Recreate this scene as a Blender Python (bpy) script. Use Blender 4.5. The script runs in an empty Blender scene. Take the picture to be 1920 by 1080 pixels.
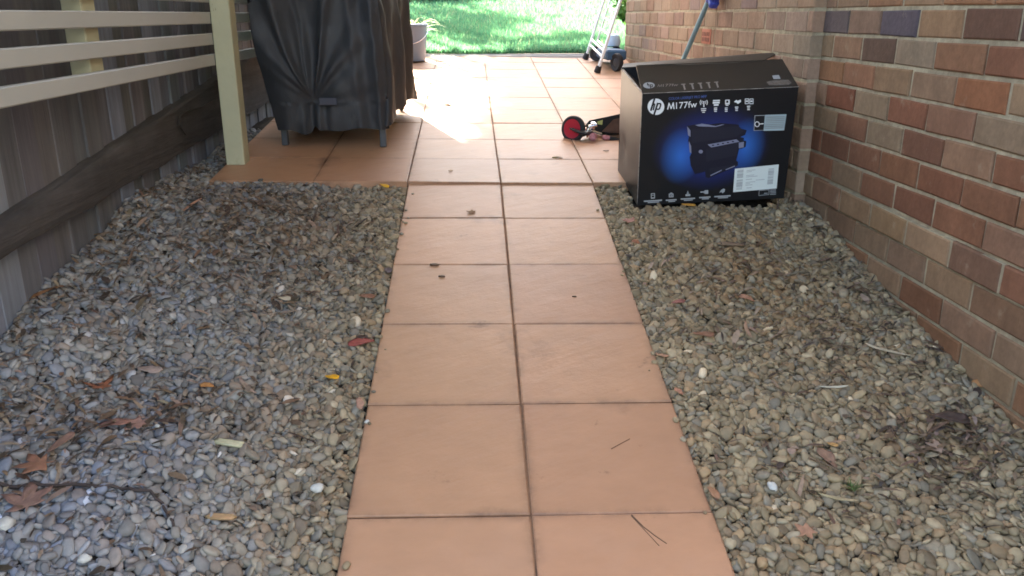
import bpy, math, random
import numpy as np
from mathutils import Vector, Matrix, noise as mnoise

random.seed(7)
rng = np.random.default_rng(7)
scene = bpy.context.scene
COL = scene.collection
Z0 = 1.2                                   # camera height; measured heights are relative to the lens
rad = math.radians

# ------------------------------------------------------------------ camera
PITCH, YAW, FPX = rad(18.187), rad(3.068), 1560.0
cam = bpy.data.cameras.new('camera')
cam.sensor_width = 36.0
cam.lens = FPX / 1920 * 36
cam.clip_start, cam.clip_end = 0.02, 500
camo = bpy.data.objects.new('camera', cam)
camo.location = (0, 0, Z0)
camo.rotation_euler = (math.pi / 2 - PITCH, 0, -YAW)
COL.objects.link(camo)
scene.camera = camo

# ------------------------------------------------------------------ world, sun, exposure
SUN_EL, SUN_AZ = rad(43), rad(-22)          # azimuth from +Y towards +X
w = bpy.data.worlds.new('World')
scene.world = w
w.use_nodes = True
nt = w.node_tree
sky = nt.nodes.new('ShaderNodeTexSky')
sky.sky_type = 'NISHITA'
sky.sun_disc = False
sky.sun_elevation = SUN_EL
sky.sun_rotation = SUN_AZ
sky.dust_density = 2.0
bgn = nt.nodes['Background']
bgn.inputs['Strength'].default_value = 0.10
nt.links.new(sky.outputs[0], bgn.inputs['Color'])
sl = bpy.data.lights.new('sun', 'SUN')
sl.energy = 5.0
sl.angle = rad(0.5)
sl.color = (1.0, 0.95, 0.87)
slo = bpy.data.objects.new('sun', sl)
sd = Vector((math.sin(SUN_AZ) * math.cos(SUN_EL), math.cos(SUN_AZ) * math.cos(SUN_EL), math.sin(SUN_EL)))
slo.rotation_euler = sd.to_track_quat('Z', 'Y').to_euler()
slo.location = (4, 10, 8)
COL.objects.link(slo)
scene.view_settings.view_transform = 'Standard'
scene.view_settings.look = 'None'
scene.view_settings.exposure = 3.65
scene.view_settings.use_white_balance = True      # the camera's shade white balance
scene.view_settings.white_balance_temperature = 7400
scene.view_settings.white_balance_tint = 10
scene.view_settings.gamma = 1.0
scene.render.engine = 'CYCLES'
scene.cycles.pixel_filter_type = 'BLACKMAN_HARRIS'
scene.cycles.filter_width = 1.7             # the phone picture is a little soft
scene.cycles.use_denoising = True
scene.cycles.max_bounces = 10
scene.cycles.diffuse_bounces = 6
scene.cycles.sample_clamp_indirect = 8.0

# ------------------------------------------------------------------ measuring helpers
_f = np.array([math.sin(YAW) * math.cos(PITCH), math.cos(YAW) * math.cos(PITCH), -math.sin(PITCH)])
_r = np.array([math.cos(YAW), -math.sin(YAW), 0.0])
_u = np.cross(_r, _f)
CAM = np.array([0, 0, Z0])


def ray(px, py):
    return _r * (px - 960) / FPX - _u * (py - 540) / FPX + _f


def on_x(px, py, X):
    d = ray(px, py); return CAM + d * (X / d[0])


def on_y(px, py, Y):
    d = ray(px, py); return CAM + d * (Y / d[1])


PA = (-1.1702 + Z0, -0.0085, 0.17184)      # path plane  z = a + b x + c y
TA = (-0.8933 + Z0, -0.0109, 0.08761)      # terrace plane


def pz(x, y): return PA[0] + PA[1] * x + PA[2] * y
def tz(x, y): return TA[0] + TA[1] * x + TA[2] * y


def on_t(px, py, A=TA):
    d = ray(px, py)
    t = (A[0] + A[1] * CAM[0] + A[2] * CAM[1] - CAM[2]) / (d[2] - A[1] * d[0] - A[2] * d[1])
    return CAM + d * t


PO, PU, PV = np.array([-.24677, 1.40957, -.92588 + Z0]), np.array([.35995, -.00446, -.00383]), np.array([.00312, .36338, .06242])
TO, TU, TV = np.array([-.23308, 3.18956, -.61172 + Z0]), np.array([.35993, -.00545, -.00441]), np.array([.00145, .3589, .03143])
XW, XF, XN = 1.27, 1.23, -1.17             # near wall face, far wall face, paling face
YJ = 3.032                                 # where the far wall steps out


def sstep(a, b, x):
    t = min(1, max(0, (x - a) / (b - a))); return t * t * (3 - 2 * t)


def gz(x, y):
    """gravel surface"""
    if y > 3.2 and x < -0.9:
        base = pz(x, 3.2) + (y - 3.2) * 0.02
    else:
        base = pz(x, y)
    h = -0.012
    if x < -0.2:
        l = sstep(-0.3, -1.15, x)
        bump = 0.07 * math.exp(-((y - 2.5) / .55) ** 2) + 0.035 * math.exp(-((y - 1.4) / .5) ** 2) + 0.01
        h += l * bump
        h += .040 * math.exp(-((x + .78) / .24) ** 2 - ((y - 2.78) / .26) ** 2) - .018 * math.exp(-((x + .55) / .2) ** 2 - ((y - 2.05) / .2) ** 2) + .02 * math.exp(-((x + .95) / .15) ** 2 - ((y - 1.95) / .2) ** 2)
    else:
        h -= 0.004 * sstep(.6, 1.2, x)
        h += 0.012 * math.exp(-((y - 2.75) / .25) ** 2) * sstep(.55, .8, x)
    n = mnoise.noise(Vector((x * 3.1, y * 3.1, 0.3))) * (0.030 if x < 0 else .018) + mnoise.noise(Vector((x * 7, y * 7, 4.3))) * 0.010
    e = min(1, max(0, (abs(x - 0.12) - 0.37) / 0.2))
    return base + h + n * e


def on_gravel(px, py):
    d = ray(px, py); t = 1.0
    for _ in range(60):
        p = CAM + d * t
        dz = p[2] - gz(p[0], p[1])
        t += dz / (-d[2] + PA[2]) * 0.8
    return CAM + d * t


# ------------------------------------------------------------------ object helpers
def tag(o, label=None, cat=None, group=None, kind=None):
    if label: o['label'] = label
    if cat: o['category'] = cat
    if group: o['group'] = group
    if kind: o['kind'] = kind
    return o


def empty(name, loc, label=None, cat=None, group=None):
    o = bpy.data.objects.new(name, None)
    o.location = loc
    o.empty_display_size = 0.05
    COL.objects.link(o)
    return tag(o, label, cat, group)


def origin_of(o):
    p = Vector((0, 0, 0))
    while o is not None:
        p += o.location; o = o.parent
    return p


class MB:
    def __init__(s): s.v, s.f, s.c, s.cur = [], [], [], (1, 1, 1, 1)

    def add(s, vs, fs):
        b = len(s.v)
        s.v += [tuple(map(float, v)) for v in vs]
        s.c += [s.cur] * len(vs)
        s.f += [tuple(b + i for i in f) for f in fs]

    def box(s, lo, hi, M=None, bev=0.0):
        x0, y0, z0 = lo; x1, y1, z1 = hi
        if bev <= 0:
            vs = [(x, y, z) for z in (z0, z1) for y in (y0, y1) for x in (x0, x1)]
            fs = [(0, 2, 3, 1), (4, 5, 7, 6), (0, 1, 5, 4), (2, 6, 7, 3), (0, 4, 6, 2), (1, 3, 7, 5)]
        else:
            b = bev
            vs, fs, idx = [], [], {}
            for ix, X in enumerate((x0, x1)):
                for iy, Y in enumerate((y0, y1)):
                    for iz, Z in enumerate((z0, z1)):
                        sx, sy, sz = (1 - 2 * ix) * b, (1 - 2 * iy) * b, (1 - 2 * iz) * b
                        for ax, p in enumerate(((X, Y + sy, Z + sz), (X + sx, Y, Z + sz), (X + sx, Y + sy, Z))):
                            idx[ix, iy, iz, ax] = len(vs); vs.append(p)
            I = idx
            for a in (0, 1):
                q = [(0, 0), (1, 0), (1, 1), (0, 1)]
                for ax in range(3):
                    ring = []
                    for p in q:
                        k = [0, 0, 0]; k[ax] = a; k[(ax + 1) % 3] = p[0]; k[(ax + 2) % 3] = p[1]
                        ring.append(I[k[0], k[1], k[2], ax])
                    fs.append(tuple(ring if a else ring[::-1]))
            for ax in range(3):
                o1, o2 = (ax + 1) % 3, (ax + 2) % 3
                for p in (0, 1):
                    for q in (0, 1):
                        e = []
                        for t_, axs in ((0, (o1, o2)), (1, (o2, o1))):
                            k = [0, 0, 0]; k[ax] = t_; k[o1] = p; k[o2] = q
                            e += [I[k[0], k[1], k[2], axs[0]], I[k[0], k[1], k[2], axs[1]]]
                        fs.append(tuple(e if (p ^ q) else e[::-1]))
            for ix in (0, 1):
                for iy in (0, 1):
                    for iz in (0, 1):
                        t3 = [I[ix, iy, iz, 0], I[ix, iy, iz, 1], I[ix, iy, iz, 2]]
                        fs.append(tuple(t3 if (ix + iy + iz) % 2 else t3[::-1]))
        if M is not None: vs = [tuple(M @ Vector(v)) for v in vs]
        s.add(vs, fs)

    def tube(s, pts, r, n=10, caps=True, flat=1.0):
        pts = [Vector(p) for p in pts]
        rs = r if isinstance(r, (list, tuple)) else [r] * len(pts)
        vs, fs = [], []
        prev = None
        for i, p in enumerate(pts):
            t = (pts[min(i + 1, len(pts) - 1)] - pts[max(i - 1, 0)]).normalized()
            if prev is None:
                a = Vector((0, 0, 1)) if abs(t.z) < .9 else Vector((1, 0, 0))
                x = t.cross(a).normalized()
            else:
                x = (prev - t * prev.dot(t)).normalized()
            prev = x
            y = t.cross(x)
            for k in range(n):
                a = 2 * math.pi * k / n
                vs.append(p + x * math.cos(a) * rs[i] + y * math.sin(a) * rs[i] * flat)
        for i in range(len(pts) - 1):
            for k in range(n):
                fs.append((i * n + k, i * n + (k + 1) % n, (i + 1) * n + (k + 1) % n, (i + 1) * n + k))
        if caps:
            fs.append(tuple(range(n))[::-1]); fs.append(tuple((len(pts) - 1) * n + k for k in range(n)))
        s.add(vs, fs)

    def lathe(s, prof, c, axis=(0, 0, 1), n=32):
        """prof: list of (radius, height along axis)"""
        q = Vector(axis).normalized().to_track_quat('Z', 'Y')
        c = Vector(c); vs, fs = [], []
        for r, h in prof:
            for k in range(n):
                a = 2 * math.pi * k / n
                vs.append(c + q @ Vector((r * math.cos(a), r * math.sin(a), h)))
        for i in range(len(prof) - 1):
            for k in range(n):
                fs.append((i * n + k, i * n + (k + 1) % n, (i + 1) * n + (k + 1) % n, (i + 1) * n + k))
        s.add(vs, fs)

    def quad(s, a, b, c, d): s.add([a, b, c, d], [(0, 1, 2, 3)])

    def slab(s, poly, n, th):
        """extrude a planar polygon by th along n"""
        n = Vector(n).normalized() * th
        k = len(poly)
        vs = [Vector(p) for p in poly] + [Vector(p) + n for p in poly]
        fs = [tuple(range(k))[::-1], tuple(range(k, 2 * k))] + [(i, (i + 1) % k, k + (i + 1) % k, k + i) for i in range(k)]
        s.add(vs, fs)

    def build(s, name, m, parent=None, smooth=False, loc=None, recalc=True):
        me = bpy.data.meshes.new(name)
        o = bpy.data.objects.new(name, me)
        off = origin_of(parent) if parent is not None else (Vector(loc) if loc is not None else Vector((0, 0, 0)))
        v = np.array(s.v, dtype=np.float64).reshape(-1, 3) - np.array(off)
        me.from_pydata(v.tolist(), [], s.f)
        if parent is None and loc is not None: o.location = loc
        if s.c:
            a = me.color_attributes.new('Col', 'FLOAT_COLOR', 'POINT')
            a.data.foreach_set('color', np.array(s.c, dtype=np.float32).ravel())
        if recalc:
            import bmesh
            bm = bmesh.new(); bm.from_mesh(me); bmesh.ops.recalc_face_normals(bm, faces=bm.faces); bm.to_mesh(me); bm.free()
        if smooth:
            me.polygons.foreach_set('use_smooth', np.ones(len(me.polygons), bool))
            if smooth != 'full':
                try: me.set_sharp_from_angle(angle=rad(40))
                except Exception: pass
        if m is not None: me.materials.append(m)
        if parent is not None: o.parent = parent
        COL.objects.link(o)
        return o


def big_mesh(name, verts, tris, cols, m, smooth=True):
    me = bpy.data.meshes.new(name)
    me.vertices.add(len(verts)); me.vertices.foreach_set('co', np.asarray(verts, np.float32).ravel())
    nt_ = len(tris)
    me.loops.add(nt_ * 3); me.loops.foreach_set('vertex_index', np.asarray(tris, np.int32).ravel())
    me.polygons.add(nt_); me.polygons.foreach_set('loop_start', np.arange(0, nt_ * 3, 3, dtype=np.int32))
    me.polygons.foreach_set('use_smooth', np.full(nt_, smooth))
    if cols is not None:
        a = me.color_attributes.new('Col', 'FLOAT_COLOR', 'POINT')
        a.data.foreach_set('color', np.asarray(cols, np.float32).ravel())
    me.update(calc_edges=True)
    me.materials.append(m)
    o = bpy.data.objects.new(name, me)
    COL.objects.link(o)
    return o


# ------------------------------------------------------------------ materials
def mat(name, color=(.5, .5, .5), rough=.6, attr=False, spec=.5, metal=0.0, var=None, bump=None, coat=0.0, coord='Object', tint=None, trans=0.0, edge=None):
    """var = [(scale, amount, (stretch), detail)...] brightness variation; bump = [(scale, strength, distance, stretch, rotz)...]"""
    m = bpy.data.materials.new(name)
    m.use_nodes = True
    t = m.node_tree; N = t.nodes; L = t.links
    b = N['Principled BSDF']
    b.inputs['Roughness'].default_value = rough
    b.inputs['Metallic'].default_value = metal
    b.inputs['Specular IOR Level'].default_value = spec
    b.inputs['Coat Weight'].default_value = coat
    if trans: b.inputs['Transmission Weight'].default_value = trans
    tc = N.new('ShaderNodeTexCoord')

    def mapped(stretch=(1, 1, 1), rz=0.0):
        mp = N.new('ShaderNodeMapping')
        if rz:
            mp.vector_type = 'TEXTURE'            # rotate first, then stretch
            stretch = tuple(1 / q for q in stretch)
        mp.inputs['Scale'].default_value = stretch
        mp.inputs['Rotation'].default_value = (0, 0, rz)
        L.new(tc.outputs[coord], mp.inputs['Vector'])
        return mp.outputs[0]

    if attr:
        a = N.new('ShaderNodeAttribute'); a.attribute_name = 'Col'
        col = a.outputs['Color']
    else:
        r = N.new('ShaderNodeRGB'); r.outputs[0].default_value = (*color, 1)
        col = r.outputs[0]
    for (sc, am, st, det) in (var or []):
        n = N.new('ShaderNodeTexNoise'); n.inputs['Scale'].default_value = sc; n.inputs['Detail'].default_value = det
        n.inputs['Roughness'].default_value = .6
        L.new(mapped(st), n.inputs['Vector'])
        mr = N.new('ShaderNodeMapRange')
        mr.inputs['From Min'].default_value = .25; mr.inputs['From Max'].default_value = .75
        mr.inputs['To Min'].default_value = 1 - am; mr.inputs['To Max'].default_value = 1 + am
        L.new(n.outputs['Fac'], mr.inputs['Value'])
        mx = N.new('ShaderNodeMix'); mx.data_type = 'RGBA'; mx.blend_type = 'MULTIPLY'
        mx.inputs['Factor'].default_value = 1
        L.new(col, mx.inputs['A']); L.new(mr.outputs[0], mx.inputs['B'])
        col = mx.outputs['Result']
    for (sc, thr, soft, tcol, amt, st) in (tint or []):
        n = N.new('ShaderNodeTexNoise'); n.inputs['Scale'].default_value = sc; n.inputs['Detail'].default_value = 5
        n.inputs['Roughness'].default_value = .65
        L.new(mapped(st), n.inputs['Vector'])
        mr = N.new('ShaderNodeMapRange')
        mr.inputs['From Min'].default_value = thr; mr.inputs['From Max'].default_value = thr + soft
        mr.inputs['To Min'].default_value = 0; mr.inputs['To Max'].default_value = amt
        L.new(n.outputs['Fac'], mr.inputs['Value'])
        mx = N.new('ShaderNodeMix'); mx.data_type = 'RGBA'
        L.new(mr.outputs[0], mx.inputs['Factor']); L.new(col, mx.inputs['A'])
        mx.inputs['B'].default_value = (*tcol, 1)
        col = mx.outputs['Result']
    if edge:                                       # dirt trapped along paver edges (alpha of Col)
        n = N.new('ShaderNodeTexNoise'); n.inputs['Scale'].default_value = 9; n.inputs['Detail'].default_value = 6; n.inputs['Roughness'].default_value = .7
        L.new(tc.outputs[coord], n.inputs['Vector'])
        mr = N.new('ShaderNodeMapRange'); mr.inputs['From Min'].default_value = .40; mr.inputs['From Max'].default_value = .72
        L.new(n.outputs['Fac'], mr.inputs['Value'])
        pw = N.new('ShaderNodeMath'); pw.operation = 'POWER'; pw.inputs[1].default_value = 2.2
        L.new(a.outputs['Alpha'], pw.inputs[0])
        ml = N.new('ShaderNodeMath'); ml.operation = 'MULTIPLY'
        L.new(pw.outputs[0], ml.inputs[0]); L.new(mr.outputs[0], ml.inputs[1])
        m2 = N.new('ShaderNodeMath'); m2.operation = 'MULTIPLY'; m2.inputs[1].default_value = edge[1]; m2.use_clamp = True
        L.new(ml.outputs[0], m2.inputs[0])
        mx = N.new('ShaderNodeMix'); mx.data_type = 'RGBA'
        L.new(m2.outputs[0], mx.inputs['Factor']); L.new(col, mx.inputs['A']); mx.inputs['B'].default_value = (*edge[0], 1)
        col = mx.outputs['Result']
    L.new(col, b.inputs['Base Color'])
    prev = None
    for (sc, strg, dist, st, rz) in (bump or []):
        n = N.new('ShaderNodeTexNoise'); n.inputs['Scale'].default_value = sc; n.inputs['Detail'].default_value = 6
        n.inputs['Roughness'].default_value = .6
        L.new(mapped(st, rz), n.inputs['Vector'])
        bp = N.new('ShaderNodeBump'); bp.inputs['Strength'].default_value = strg; bp.inputs['Distance'].default_value = dist
        L.new(n.outputs['Fac'], bp.inputs['Height'])
        if prev is not None: L.new(prev, bp.inputs['Normal'])
        prev = bp.outputs[0]
    if prev is not None: L.new(prev, b.inputs['Normal'])
    return m


def leafy(name, tl):
    m = mat(name, attr=True, rough=.55, spec=.3)
    t = m.node_tree; N = t.nodes; L = t.links
    tr = N.new('ShaderNodeBsdfTranslucent'); mx = N.new('ShaderNodeMixShader')
    a = [n for n in N if n.type == 'ATTRIBUTE'][0]
    L.new(a.outputs['Color'], tr.inputs['Color'])
    mx.inputs['Fac'].default_value = tl
    L.new(N['Principled BSDF'].outputs[0], mx.inputs[1]); L.new(tr.outputs[0], mx.inputs[2])
    L.new(mx.outputs[0], N['Material Output'].inputs['Surface'])
    return m


U3 = (1, 1, 1)
M = {}
M['tile'] = mat('terracotta_paver', attr=True, rough=.46, spec=.45, var=[(1.6, .09, U3, 3), (11, .06, (1, 1.8, 1), 5)],
                bump=[(8, .5, .0052, (1, 2.8, 1), .55), (26, .40, .0016, (1, 2.2, 1), .45), (100, .25, .001, U3, 0)],
                tint=[(4.5, .62, .08, (.20, .11, .07), .30, U3), (12, .66, .06, (.13, .07, .045), .42, U3), (34, .74, .03, (.09, .05, .03), .6, U3), (1.3, .48, .3, (.46, .30, .22), .45, U3), (2.7, .55, .2, (.33, .16, .10), .30, U3)],
                edge=((.085, .045, .028), .65))
M['grout'] = mat('paver_joint', (.15, .08, .045), .95, var=[(30, .4, U3, 3)])
M['brick'] = mat('clay_brick', attr=True, rough=.92, spec=.15, var=[(3.5, .14, U3, 4), (11, .16, (1, 1.6, .7), 5), (60, .13, U3, 4)],
                 bump=[(85, .7, .0025, U3, 0), (16, .35, .004, U3, 0)], tint=[(14, .62, .10, (.36, .29, .20), .40, U3), (5, .60, .12, (.13, .075, .05), .35, U3), (45, .70, .05, (.06, .04, .03), .5, U3)])
M['mortar'] = mat('lime_mortar', (.37, .315, .215), .95, spec=.1, var=[(4, .22, U3, 4), (30, .28, U3, 4)], bump=[(60, .9, .005, U3, 0)],
                  tint=[(5, .50, .15, (.22, .165, .11), .65, U3)])
M['vent'] = mat('terracotta_vent', (.42, .15, .09), .8, var=[(20, .15, U3, 3)])
M['vent_dark'] = mat('vent_slot', (.12, .05, .035), .9)
M['paling'] = mat('weathered_paling', attr=True, rough=.92, spec=.15, var=[(1.0, .22, (38, 38, 1.6), 5), (3, .22, (4, 4, 1), 4)],
                  bump=[(1.0, .7, .004, (60, 60, 2.2), 0)])
M['sleeper'] = mat('rotten_sleeper', (.066, .062, .061), .95, spec=.1, var=[(1.0, .35, (30, 2, 30), 5), (5, .25, U3, 4)],
                   bump=[(1.0, .9, .008, (45, 3, 45), 0)], tint=[(4, .6, .15, (.11, .10, .09), .6, (1, 1, 2))])
M['cream'] = mat('cream_paint', (.42, .41, .275), .5, spec=.4, var=[(3, .06, U3, 4), (20, .04, U3, 3)], bump=[(25, .15, .002, (1, 1, .2), 0)],
                 tint=[(7, .60, .1, (.28, .26, .16), .55, (1, 1, .6)), (40, .68, .05, (.15, .13, .08), .5, (1, 1, .4))])
M['rail'] = mat('pale_paint', (.38, .395, .375), .55, spec=.35, var=[(4, .08, (1, .4, 1), 4)], bump=[(20, .2, .002, (1, .1, 1), 0)],
                tint=[(6, .58, .15, (.28, .25, .20), .5, (1, .3, 1)), (50, .69, .05, (.12, .10, .08), .5, (1, .5, 1))])
M['cover'] = mat('dusty_black_vinyl', (.032, .034, .038), .66, spec=.45, var=[(5, .25, (1, 1, .5), 4)],
                 bump=[(11, .5, .012, (1, 1, .45), 0), (45, .25, .003, U3, 0)], tint=[(3.0, .56, .25, (.066, .067, .068), .6, (1, 1, .4)), (14, .62, .1, (.09, .088, .085), .35, (1, 1, .5))])
M['strap'] = mat('grey_blue_strap', (.034, .036, .052), .6)
M['steel_grey'] = mat('grey_leg', (.05, .055, .065), .45, metal=.3)
M['black_plastic'] = mat('black_plastic', (.02, .02, .022), .5)
M['carton'] = mat('black_carton', (.012, .013, .016), .42, spec=.4, bump=[(5, .25, .004, U3, 0)], tint=[(6, .66, .05, (.12, .12, .13), .25, U3)])
M['carton_flap'] = mat('dull_black_carton', (.030, .026, .022), .5, spec=.4, bump=[(5, .3, .004, U3, 0)])
M['carton_raw'] = mat('worn_carton_edge', (.30, .27, .24), .9, var=[(30, .6, U3, 4)])
M['ink_white'] = mat('white_ink', (.80, .82, .82), .45)
M['ink_grey'] = mat('grey_ink', (.36, .38, .39), .5)
M['ink_dim'] = mat('dull_ink', (.26, .24, .22), .6)
M['ink_black'] = mat('black_ink', (.012, .013, .016), .4)
M['ink_blue'] = mat('blue_ink', (.06, .11, .32), .45)
M['ink_navy'] = mat('navy_ink', (.011, .012, .026), .4, bump=None)
M['ink_slate'] = mat('slate_ink', (.018, .019, .034), .4)
M['ink_lilac'] = mat('lilac_ink', (.22, .23, .32), .45)
M['silver_label'] = mat('silver_label', (.34, .43, .45), .35, var=[(1, .25, (2, 1, 120), 1)])
M['paper'] = mat('white_label_paper', (.74, .80, .76), .5)
M['alu'] = mat('white_aluminium', (.80, .80, .78), .35, metal=.2)
M['rubber'] = mat('black_rubber', (.018, .018, .02), .7)
M['bucket'] = mat('grey_plastic', (.155, .215, .31), .45, var=[(6, .06, U3, 3)])
M['blue_handle'] = mat('blue_metal_handle', (.13, .29, .36), .4, var=[(12, .2, (1, 1, .3), 3)])
M['blue_plastic'] = mat('blue_plastic', (.02, .05, .36), .4)
M['blue_cart'] = mat('faded_blue_paint', (.035, .10, .19), .5)
M['pale_blue'] = mat('pale_blue_plastic', (.55, .68, .80), .5)
M['grate'] = mat('pale_grate', (.62, .60, .58), .6)
M['hole'] = mat('drain_dark', (.05, .05, .05), .9)
M['red'] = mat('red_plastic', (.45, .022, .04), .38)
M['chrome'] = mat('polished_metal', (.75, .75, .77), .18, metal=1)
M['pink'] = mat('pink_grip', (.55, .22, .23), .55, var=[(60, .3, U3, 2)])
M['grip_tape'] = mat('black_grip_tape', (.016, .016, .016), .85)
M['deck_under'] = mat('brown_deck', (.13, .075, .055), .4, var=[(12, .5, U3, 3)])
M['yellowgreen'] = mat('yellow_green_sticker', (.35, .36, .10), .5)
M['pebble'] = mat('river_pebble', attr=True, rough=.72, spec=.3, var=[(90, .16, U3, 3)], bump=[(160, .2, .001, U3, 0)])
M['soil'] = mat('dark_soil', (.042, .034, .026), .98, spec=.1, var=[(20, .4, U3, 4)], bump=[(60, .8, .006, U3, 0)])
M['leaf'] = mat('dead_leaf', attr=True, rough=.7, spec=.25, var=[(70, .25, U3, 3)], bump=[(60, .4, .002, U3, 0)])
M['grass'] = leafy('grass_blade', .45)
M['lawn'] = mat('lawn_soil', (.09, .15, .04), .95, spec=.1, var=[(3, .4, U3, 4), (30, .4, U3, 4)])
M['foliage'] = leafy('foliage', .35)
M['bark'] = mat('bark', (.12, .09, .06), .9, bump=[(15, .8, .02, (1, 1, .2), 0)])
M['roof'] = mat('shade_roof_lining', (.62, .58, .52), .8)  # pale warm underside for the added roof, warms the bounced light
M['fascia'] = mat('render_wall', (.45, .38, .3), .9)


def jit(c, a=.1):
    k = 1 + random.uniform(-a, a)
    return tuple(max(0.004, x * k * (1 + random.uniform(-a, a) * .35)) for x in c) + (1,)


# ------------------------------------------------------------------ the ground
g = MB()
for k, (x0, y0, x1, y1, z) in enumerate([(-150, -60, 150, 200, -1.2)]):
    g.quad((x0, y0, z), (x1, y0, z), (x1, y1, z), (x0, y1, z))
tag(g.build('ground', M['soil'], recalc=False), kind='structure')

# gravel bed: soil under the pebbles, left and right of the path and behind the post
soil = MB()


def soil_patch(x0, x1, y0, y1, n, m_):
    vs = [(x, y, gz(x, y) - .012) for y in np.linspace(y0, y1, m_) for x in np.linspace(x0, x1, n)]
    fs = [(j * n + i, j * n + i + 1, (j + 1) * n + i + 1, (j + 1) * n + i) for j in range(m_ - 1) for i in range(n - 1)]
    soil.add(vs, fs)


soil_patch(-1.25, -.24, -.6, 3.215, 24, 80)
soil_patch(.48, 1.30, -.6, 3.21, 20, 80)
soil_patch(-1.25, -.985, 3.215, 7.0, 8, 60)
tag(soil.build('gravel_bed', M['soil'], smooth='full'), kind='structure')

# ------------------------------------------------------------------ paving
TILE = (.430, .234, .132)


def paving(name, O_, U_, V_, cols, rows, thick, clip=None):
    nrm = Vector(np.cross(U_, V_)).normalized()
    mb, gr = MB(), MB()
    gap = .0021
    for i, (u0, u1) in enumerate(cols):
        for j, (v0, v1) in enumerate(rows):
            lu, lv = np.linalg.norm(U_), np.linalg.norm(V_)
            a = gap / lu * random.uniform(.7, 1.3); b = gap / lv * random.uniform(.35, 1.0)
            dz = [random.uniform(-.0012, .0012) for _ in range(4)]
            base = random.uniform(-.0008, .0008)
            mb.cur = jit(TILE, .055)
            q = [(u0 + a, v0 + b), (u1 - a, v0 + b), (u1 - a, v1 - b), (u0 + a, v1 - b)]
            bu, bv = .003 / lu, .003 / lv
            qi = [(u0 + a + bu, v0 + b + bv), (u1 - a - bu, v0 + b + bv), (u1 - a - bu, v1 - b - bv), (u0 + a + bu, v1 - b - bv)]
            P_ = lambda uv, h: Vector(O_ + uv[0] * U_ + uv[1] * V_) + nrm * h
            iu, iv = .032 / lu, .032 / lv
            qj = [(u0 + iu, v0 + iv), (u1 - iu, v0 + iv), (u1 - iu, v1 - iv), (u0 + iu, v1 - iv)]
            wb = [random.uniform(-.0008, .0008) for _ in range(8)]
            vs = [P_(q[k], -thick) for k in range(4)] + [P_((q[k][0] + wb[k] / lu, q[k][1] + wb[k + 4] / lv), dz[k] + base - .0022) for k in range(4)] + [P_(qi[k], dz[k] + base) for k in range(4)] + [P_(qj[k], dz[k] * .9 + base) for k in range(4)]
            fs = [(r * 4 + k, r * 4 + (k + 1) % 4, r * 4 + 4 + (k + 1) % 4, r * 4 + 4 + k) for r in range(3) for k in range(4)] + [(12, 13, 14, 15)]
            mb.add(vs, fs)
            for k in range(4): mb.c[-1 - k] = mb.cur[:3] + (0.0,)
    U0, U1, V0, V1 = cols[0][0], cols[-1][1], rows[0][0], rows[-1][1]
    e = .006 / np.linalg.norm(U_)
    pts = [Vector(O_ + u * U_ + v * V_) - nrm * .0042 for u, v in ((U0 + e, V0 + e), (U1 - e, V0 + e), (U1 - e, V1 - e), (U0 + e, V1 - e))]
    o = mb.build(name, M['tile'])
    gr.slab(pts, -nrm, thick)
    gr.build('joint_bed', M['grout'], o)
    return tag(o, kind='structure')


paving('path', PO, PU, PV, [(0, 1), (1, 2)], [(v, v + 1) for v in range(-5, 5)], .035)
ROWS = [(v, v + 1) for v in range(0, 9)] + [(9, 9.72)]
paving('terrace', TO, TU, TV, [(-2.1, -1), (-1, 0), (0, 1), (1, 2), (2, 3), (3, 4.05)], ROWS, .045)
# sliver of terrace in front of the step in the wall
paving('terrace', TO, TU, TV, [(4.05, 4.16)], [(0, .0), ] and [(0.0, .02)], .045) if False else None

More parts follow.
